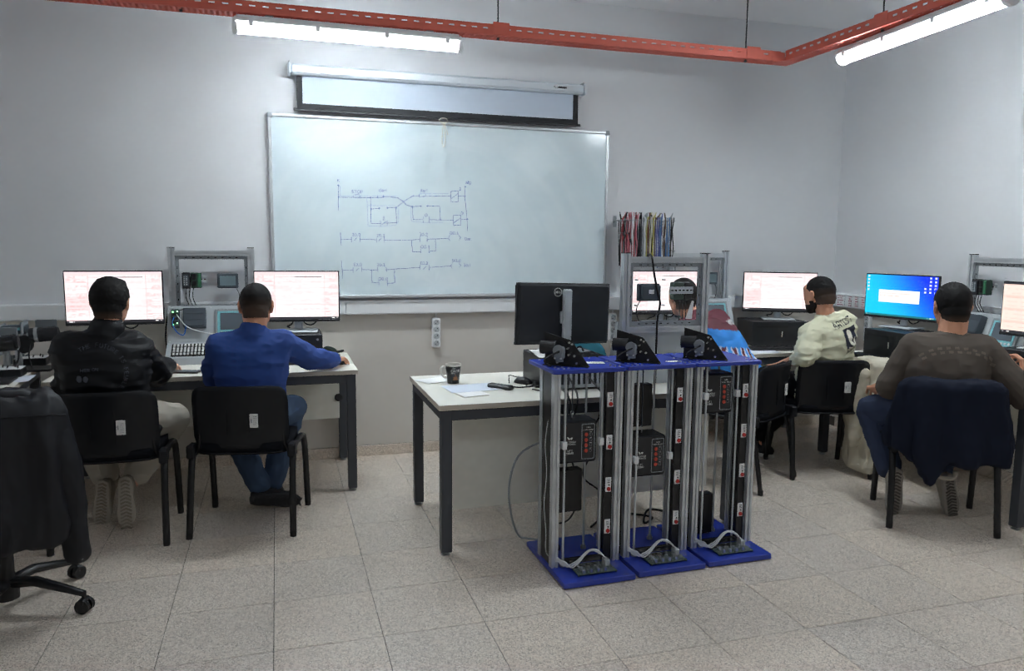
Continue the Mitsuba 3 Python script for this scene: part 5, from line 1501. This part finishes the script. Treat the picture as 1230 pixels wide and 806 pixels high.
# 2: blue sweater
t, tk, top, C, rc, up = person(dict(label='man in a blue sweater and jeans seated with his arm out to a mouse', pelvis=(-.505, .215, .575), right=(.98, -.19, 0), shL=(-.635, .195, .950), shR=(-.345, .215, .958), head=(-.463, .265, 1.150), look=(.02, 1, -.12),
    hair='fade', hair_label='short black hair faded at the neck', neck=.06, elL=(-.69, .33, .775), elR=(-.185, .475, .832), wrL=(-.58, .62, .785), wrR=(-.035, .645, .79), hdL=((.3, 1, -.1), DOWN, (1, 0, 0)), hdR=((.38, .9, -.06), (.1, 0, -1), (-1, .3, 0)), curlR=(14, 22, 20),
    knL=(-.66, .58, .53), knR=(-.285, .56, .53), anL=(-.47, .40, .12), anR=(-.415, .47, .11), leg_mat='jeans', leg_label='blue jeans', leg_ease=.014, cuff=.95, cuffR=.84, ease=.014, hem=-.05, fold=.007, fold_freq=8, seed=8, stretch=(1, 1, 1.8),
    top_name='sweater', top_mat='sweater_blue', top_label='blue knitted sweater', rib='sweater_blue', collar=.36, shoeL=((-.455, .42, .095), (.9, .05, -.12), (.25, 1, .35)), shoeR=((-.42, .50, .09), (.25, 1, 0), (0, 0, 1)), shoe_mats=('shoe_black', 'sole_dark', 'shoe_black'), shoe_label='black shoe'))

# 3: cream sweatshirt
t, tk, top, C, rc, up = person(dict(label='bearded man in a cream printed sweatshirt looking left at his screen', pelvis=(3.09, .205, .575), right=(.93, .25, 0), shL=(2.965, .165, .925), shR=(3.225, .20, .990), head=(3.05, .23, 1.172), look=(-.20, .97, -.12),
    hair='fade', hair_label='short black hair with faded sides', beard=True, elL=(2.865, .09, .795), elR=(3.36, .36, .77), wrL=(2.80, .26, .71), wrR=(3.34, .60, .79), hdL=((-.2, 1, -.2), DOWN, (1, 0, 0)), hdR=((-.05, 1, -.1), DOWN, (-1, 0, 0)),
    knL=(2.96, .60, .52), knR=(3.30, .56, .52), anL=(2.93, .57, .095), anR=(2.98, .74, .095), leg_mat='trousers_black', leg_label='black trousers', ease=.022, hem=-.06, fold=.010, fold_freq=9, seed=14, stretch=(.8, .8, 1.9), cuffL=.18, cuffR=.85,
    top_name='sweatshirt', top_mat='sweater_cream', top_label='cream sweatshirt with a dark back print', rib='sweater_cream', collar=.22, shoeL=((2.93, .57, .092), (-.55, .9, 0), (0, 0, 1)), shoeR=((2.98, .74, .092), (-.5, .9, 0), (0, 0, 1)), shoe_mats=('shoe_black', 'sole_white', 'sole_white'), shoe_label='black sneaker with white sole', g=1.0))
o = C + up * .0 + rc * .04
bk = unit(np.cross(up, rc))
o = o - bk * .15
t.part('back_lettering', decal(cat([xf(meshkit.text_mesh('ARTIST', .036, .0006), (-.095, .025, 0)), xf(meshkit.text_mesh('ALBIDA', .022, .0006), (-.05, -.147, 0)), xf(meshkit.text_mesh('EST. 1996', .010, .0006), (.0, -.165, 0))]), top, o, rc, up, .0018), 'print_dark', 'dark lettering across the back', parent=tk, smooth=False)
t.part('back_picture', decal(prism([(-.045, -.118), (.08, -.118), (.08, .008), (-.045, .008)], .0005), top, o, rc, up, .0016), 'print_dark', 'dark square picture', parent=tk, smooth=False)
fig = [prism([(.0, -.0), (.022, -.012), (.03, -.05), (.02, -.085), (.045, -.11), (.02, -.118), (-.005, -.095), (-.015, -.05), (-.012, -.012)], .0007), prism([(.035, -.07), (.055, -.06), (.06, -.1), (.05, -.12), (.04, -.1)], .0007), prism([(-.03, -.105), (-.01, -.112), (.012, -.124), (-.025, -.122)], .0007)]
t.part('back_figure', decal(cat(fig), top, o, rc, up, .0026), 'cream', 'pale shapes in the picture', parent=tk, smooth=False)

# 4: brown top
t, tk, top, C, rc, up = person(dict(label='broad man in a dark brown top seated in front of the blue screen', pelvis=(3.085, -.74, .59), right=(.84, -.54, 0), shL=(3.005, -.635, .935), shR=(3.29, -.81, .935), head=(3.195, -.675, 1.165), look=(.45, .9, -.12),
    hair='short', hair_label='short dark hair', head_scale=1.09, neck=.07, elL=(2.925, -.555, .71), elR=(3.395, -.985, .715), wrL=(3.00, -.36, .66), wrR=(3.475, -.925, .805), hdL=((.6, .7, -.1), DOWN, (1, 0, 0)), hdR=((.12, .35, .75), (-.3, .9, -.4), (-.9, -.2, .2)), curlR=(35, 45, 30),
    knL=(2.99, -.36, .53), knR=(3.36, -.50, .53), anL=(2.95, -.585, .20), anR=(3.19, -.69, .19), leg_mat='jeans_dark', leg_label='dark blue jeans', ease=.018, hem=-.04, fold=.005, fold_freq=7, seed=21, stretch=(1, 1, 1.6), cuffL=.12, cuffR=.12,
    top_name='top', top_mat='top_brown', top_label='dark brown top with pushed-up sleeves', rib='top_brown', collar=.12, shoeL=((2.95, -.585, .20), (.06, .10, -1), (.45, .9, .1)), shoeR=((3.19, -.69, .19), (.32, .10, -1), (.2, .95, .15)), shoe_mats=('shoe_grey', 'sole_grey', 'shoe_grey', 'tread_dark'), shoe_label='grey boot standing on its toe', g=1.16, skin='skin'))
pat = []
for k in range(9):
    for r in range(2):
        pat.append(xf(bx(-.011, .011, -.007, .007, 0, .0006), ((k - 4) * .042 + .012 * r, .0 - .022 * r - .0018 * (k - 4) ** 2, 0), 12 * (k - 4) * -.4))
t.part('yoke_pattern', decal(cat(pat), top, C + up * .03 - unit(np.cross(up, rc)) * .16, rc, unit(up - .6 * unit(np.cross(up, rc)) * -1), .0012), 'brown_yoke' if 'brown_yoke' in scene else 'jacket_print', 'slightly paler woven patches across the shoulders', parent=tk, smooth=False)


# 5: man behind the trainer frame
def jersey(v):
    c = np.tile(np.array(lin('2f86d8')), (len(v), 1))
    blotch = meshkit.noise(v * 22, 5)
    c *= (0.88 + .25 * blotch)[:, None]
    z = v[:, 2] + .12 * (v[:, 0] - 2.3)
    c[z > .965] = lin('5c2733')
    hem = (z < .865) & (z > .80)
    stripe = np.sin((v[:, 0] + v[:, 1] * .4) * 75)
    c[hem] = lin('cfd2ea')
    c[hem & (stripe > .45)] = lin('5c2733')
    c[hem & (stripe < -.45)] = lin('3f93de')
    c[z <= .80] = lin('2f86d8')
    return c


t, tk, top, C, rc, up = person(dict(label='man in a blue and maroon sports jersey, mostly hidden behind the trainer frame', pelvis=(2.485, .165, .575), right=(.86, .51, 0), shL=(2.07, .20, .965), shR=(2.375, .365, .99), head=(2.145, .41, 1.155), look=(.05, 1, -.12),
    hair='short', hair_label='short black hair', elL=(2.00, .44, .80), elR=(2.50, .46, .80), wrL=(2.16, .66, .785), wrR=(2.36, .70, .785), hdL=((.2, 1, -.1), DOWN, (1, 0, 0)), hdR=((-.1, 1, -.1), DOWN, (-1, 0, 0)),
    knL=(2.10, .52, .52), knR=(2.42, .64, .52), anL=(2.14, .76, .1), anR=(2.44, .80, .1), leg_mat='trousers_black', leg_label='black trousers', ease=.026, hem=-.12, fold=.007, fold_freq=7, seed=30, paint=jersey,
    top_name='jersey', top_mat='jersey', top_label='bright blue jersey with maroon shoulders and striped hem', collar=.2, shoeL=((2.14, .76, .092), (0, 1, 0), (0, 0, 1)), shoeR=((2.44, .80, .092), (0, 1, 0), (0, 0, 1)), shoe_mats=('shoe_black', 'sole_white', 'sole_white'), shoe_label='black sneaker'))
t.part('shoulder_lettering', decal(xf(meshkit.text_mesh('wib', .045, .0006, True), (-.03, -.02, 0)), top, C + rc * .075 - up * .045 - unit(np.cross(up, rc)) * .15, rc, up, .002), 'white_plastic', 'white lettering on the shoulder', parent=tk, smooth=False)


# ------------------------------------------------------------------ jackets hung up
def drape(name, rings, mat, label, seed, amp=.012, freq=9, stretch=(1, 1, .35)):
    m = loft(rings)
    man = mf(m)
    m = soften(man, .014, 4) if man.status() == m3.Error.NoError else m
    return m


def ring_of(c, hx, hy, rot, n=40, e=3.0, fold=0.0, ph=0.0, k=7):
    out = []
    for a in np.linspace(0, 2 * math.pi, n + 1)[:-1]:
        ca, sa = math.cos(a), math.sin(a)
        r = (abs(ca) ** e + abs(sa) ** e) ** (-1 / e)
        r *= 1 + fold * math.sin(k * a + ph) + fold * .5 * math.sin((k + 4) * a - 2 * ph)
        x, y = r * ca * hx, r * sa * hy
        q = math.radians(rot)
        out.append((c[0] + x * math.cos(q) - y * math.sin(q), c[1] + x * math.sin(q) + y * math.cos(q), c[2]))
    return out


# navy jacket on the brown-topped man's chair
cx, cy, rz = 3.085 - .215 * math.sin(math.radians(32.5)), -.745 - .215 * math.cos(math.radians(32.5)), -32.5
jk = Thing('jacket', 'navy jacket hung over the back of the brown-topped man\'s chair', 'jacket')
rs = []
for z, hx, hy, f in ((.808, .15, .022, .0), (.80, .205, .045, .02), (.775, .238, .062, .03), (.72, .247, .070, .05), (.62, .252, .076, .08), (.52, .258, .084, .11), (.44, .260, .088, .14), (.395, .252, .084, .16), (.385, .20, .06, .16)):
    rg = ring_of((cx + .0, cy + .0, z), hx, hy, rz, 72, 2.6, f, z * 3, 9)
    rs.append([(x_, y_, z_ + min(1, max(0, (.56 - z_) / .14)) * (-.115 * math.exp(-((((x_ - cx) * .84 - (y_ - cy) * .54) + .085) / .05) ** 2) + .05 * math.exp(-((((x_ - cx) * .84 - (y_ - cy) * .54) + .27) / .07) ** 2) - .012 * math.sin(36 * (x_ - cx)))) for x_, y_, z_ in rg])
jk.part('shell', wrinkle(drape('', rs, '', '', 1), .011, 10, 5, (1, 1, .3)), 'jacket_navy', smooth=True)
ux, uy = math.cos(math.radians(rz)), math.sin(math.radians(rz))
wx, wy = -uy, ux
q = lambda u, w, z: (cx + ux * u + wx * w, cy + uy * u + wy * w, z)
for dx, zb, lean in ():
    q = lambda u, w, z: (cx + ux * u + wx * w, cy + uy * u + wy * w, z)
    jk.part('sleeve', wrinkle(soften(union([hull((q(dx, -.05, .50), .05), (q(dx + lean, -.055, .40), .052)), hull((q(dx + lean, -.055, .40), .052), (q(dx + lean, -.05, zb + .04), .040))]), .012, 5), .005, 14, 6, (1, 1, .5)), 'jacket_navy', smooth=True)
jk.part('lining', [tube(spl([q(-.16, -.02, .385), q(-.12, -.04, .34), q(-.06, -.045, .31), (q(.02, -.04, .30)), q(.04, -.03, .34)], 5), .016, 8, flat=.5)], 'shoe_tan', 'pale lining edge showing below', smooth=True)

# dark jacket on the office chair
oj = Thing('jacket', 'dark waxed jacket draped over the swivel chair at the left edge', 'jacket')
a0 = math.radians(20)
ocx, ocy = -1.43 + .235 * math.sin(a0) - .07, -.57 - .235 * math.cos(a0) + .06
rs = []
for z, hx, hy, f, sh in ((.912, .10, .03, .0, 0), (.905, .20, .06, .01, 0), (.88, .245, .085, .015, 0), (.83, .27, .10, .02, .0), (.72, .28, .11, .035, .0), (.60, .285, .115, .05, .0), (.48, .29, .12, .06, .0), (.38, .285, .115, .07, .0), (.335, .27, .10, .08, .0), (.32, .22, .08, .08, .0)):
    rs.append(ring_of((ocx + sh, ocy, z), hx, hy, 20, 52, 2.4, f, z * 4, 8))
ojm = wrinkle(drape('', rs, '', '', 1), .017, 7, 9, (1, 1, .25))
k = oj.part('shell', ojm, 'jacket_dark', smooth=True)
q = lambda u, w, z: (ocx + math.cos(a0) * u - math.sin(a0) * w, ocy + math.sin(a0) * u + math.cos(a0) * w, z)
oj.part('sleeve', wrinkle(soften(union([hull((q(.22, .0, .80), .055), (q(.255, -.01, .6), .058)), hull((q(.255, -.01, .6), .058), (q(.272, -.01, .40), .05)), hull((q(.272, -.01, .40), .05), (q(.282, -.02, .25), .045))]), .012, 5), .006, 12, 7, (1, 1, .5)), 'jacket_dark', 'sleeve hanging straight down', smooth=True)
oj.part('sleeve', wrinkle(soften(union([hull((q(-.27, .0, .80), .055), (q(-.325, -.01, .6), .058)), hull((q(-.325, -.01, .6), .058), (q(-.345, -.01, .36), .05))]), .012, 5), .006, 12, 8, (1, 1, .5)), 'jacket_dark', smooth=True)
oj.part('collar', wrinkle(soften(union([hull((q(-.12, -.03, .90), .022), (q(-.04, -.05, .915), .025)), hull((q(-.04, -.05, .915), .025), (q(.06, -.05, .915), .025)), hull((q(.06, -.05, .915), .025), (q(.14, -.03, .90), .022))]), .01, 3), .004, 20, 3), 'jacket_dark', 'folded collar', smooth=True)
seam = [q(u, -.115 - .01 * math.cos(u * 5), .845 - .25 * u * u) for u in np.linspace(-.24, .26, 12)]
oj.part('yoke_seam', tube(spl(seam, 3), .004, 6), 'jacket_dark', parent=None, smooth=True)
oj.part('zip_end', tube([q(.295, -.06, .30), q(.292, -.06, .225)], .004, 6), 'chrome')

# beige jacket hanging over the desk edge
bj = Thing('jacket', 'beige jacket hanging from the desk edge between the two right-hand chairs', 'jacket')
parts = []
g_ = lambda y, x, z: (x, y, z)
rs = []
for z, y0, y1, x0, x1, f in ((.762, -.04, .12, 3.315, 3.42, 0), (.756, -.13, .16, 3.285, 3.44, .03), (.735, -.16, .18, 3.272, 3.335, .05), (.60, -.15, .18, 3.262, 3.327, .10), (.45, -.145, .175, 3.252, 3.322, .14), (.28, -.12, .16, 3.242, 3.317, .16), (.13, -.11, .14, 3.235, 3.312, .16), (.075, -.10, .12, 3.225, 3.30, .10), (.06, -.07, .09, 3.235, 3.29, .1)):
    rs.append(ring_of(((x0 + x1) / 2, (y0 + y1) / 2, z), (x1 - x0) / 2, (y1 - y0) / 2, 0, 44, 2.4, f, z * 5, 7))
bj.part('shell', wrinkle(drape('', rs, '', '', 2), .009, 12, 12, (1, 1, .6)), 'jacket_beige', smooth=True)
sl = union([hull((g_(.0, 3.225, .68), .048), (g_(.01, 3.215, .48), .047)), hull((g_(.01, 3.215, .48), .047), (g_(.02, 3.215, .27), .04))])
bj.part('sleeve', wrinkle(soften(sl, .012, 5), .006, 14, 13, (1, 1, 1.6)), 'jacket_beige', 'hanging sleeve', smooth=True)
bj.part('cuff', tm(hull((g_(.02, 3.215, .262), .036), (g_(.02, 3.215, .225), .035))), 'jacket_beige', 'elastic cuff', smooth=True)
bj.part('hem_band', wrinkle(loft([ring_of((3.265, .01, z), .036 + q_, .105 + q_, 0, 40, 2.4, .06, 1, 7) for z, q_ in ((.085, .0), (.08, .008), (.045, .006), (.04, .0))]), .003, 30, 3), 'jacket_beige', 'elastic hem', smooth=True)
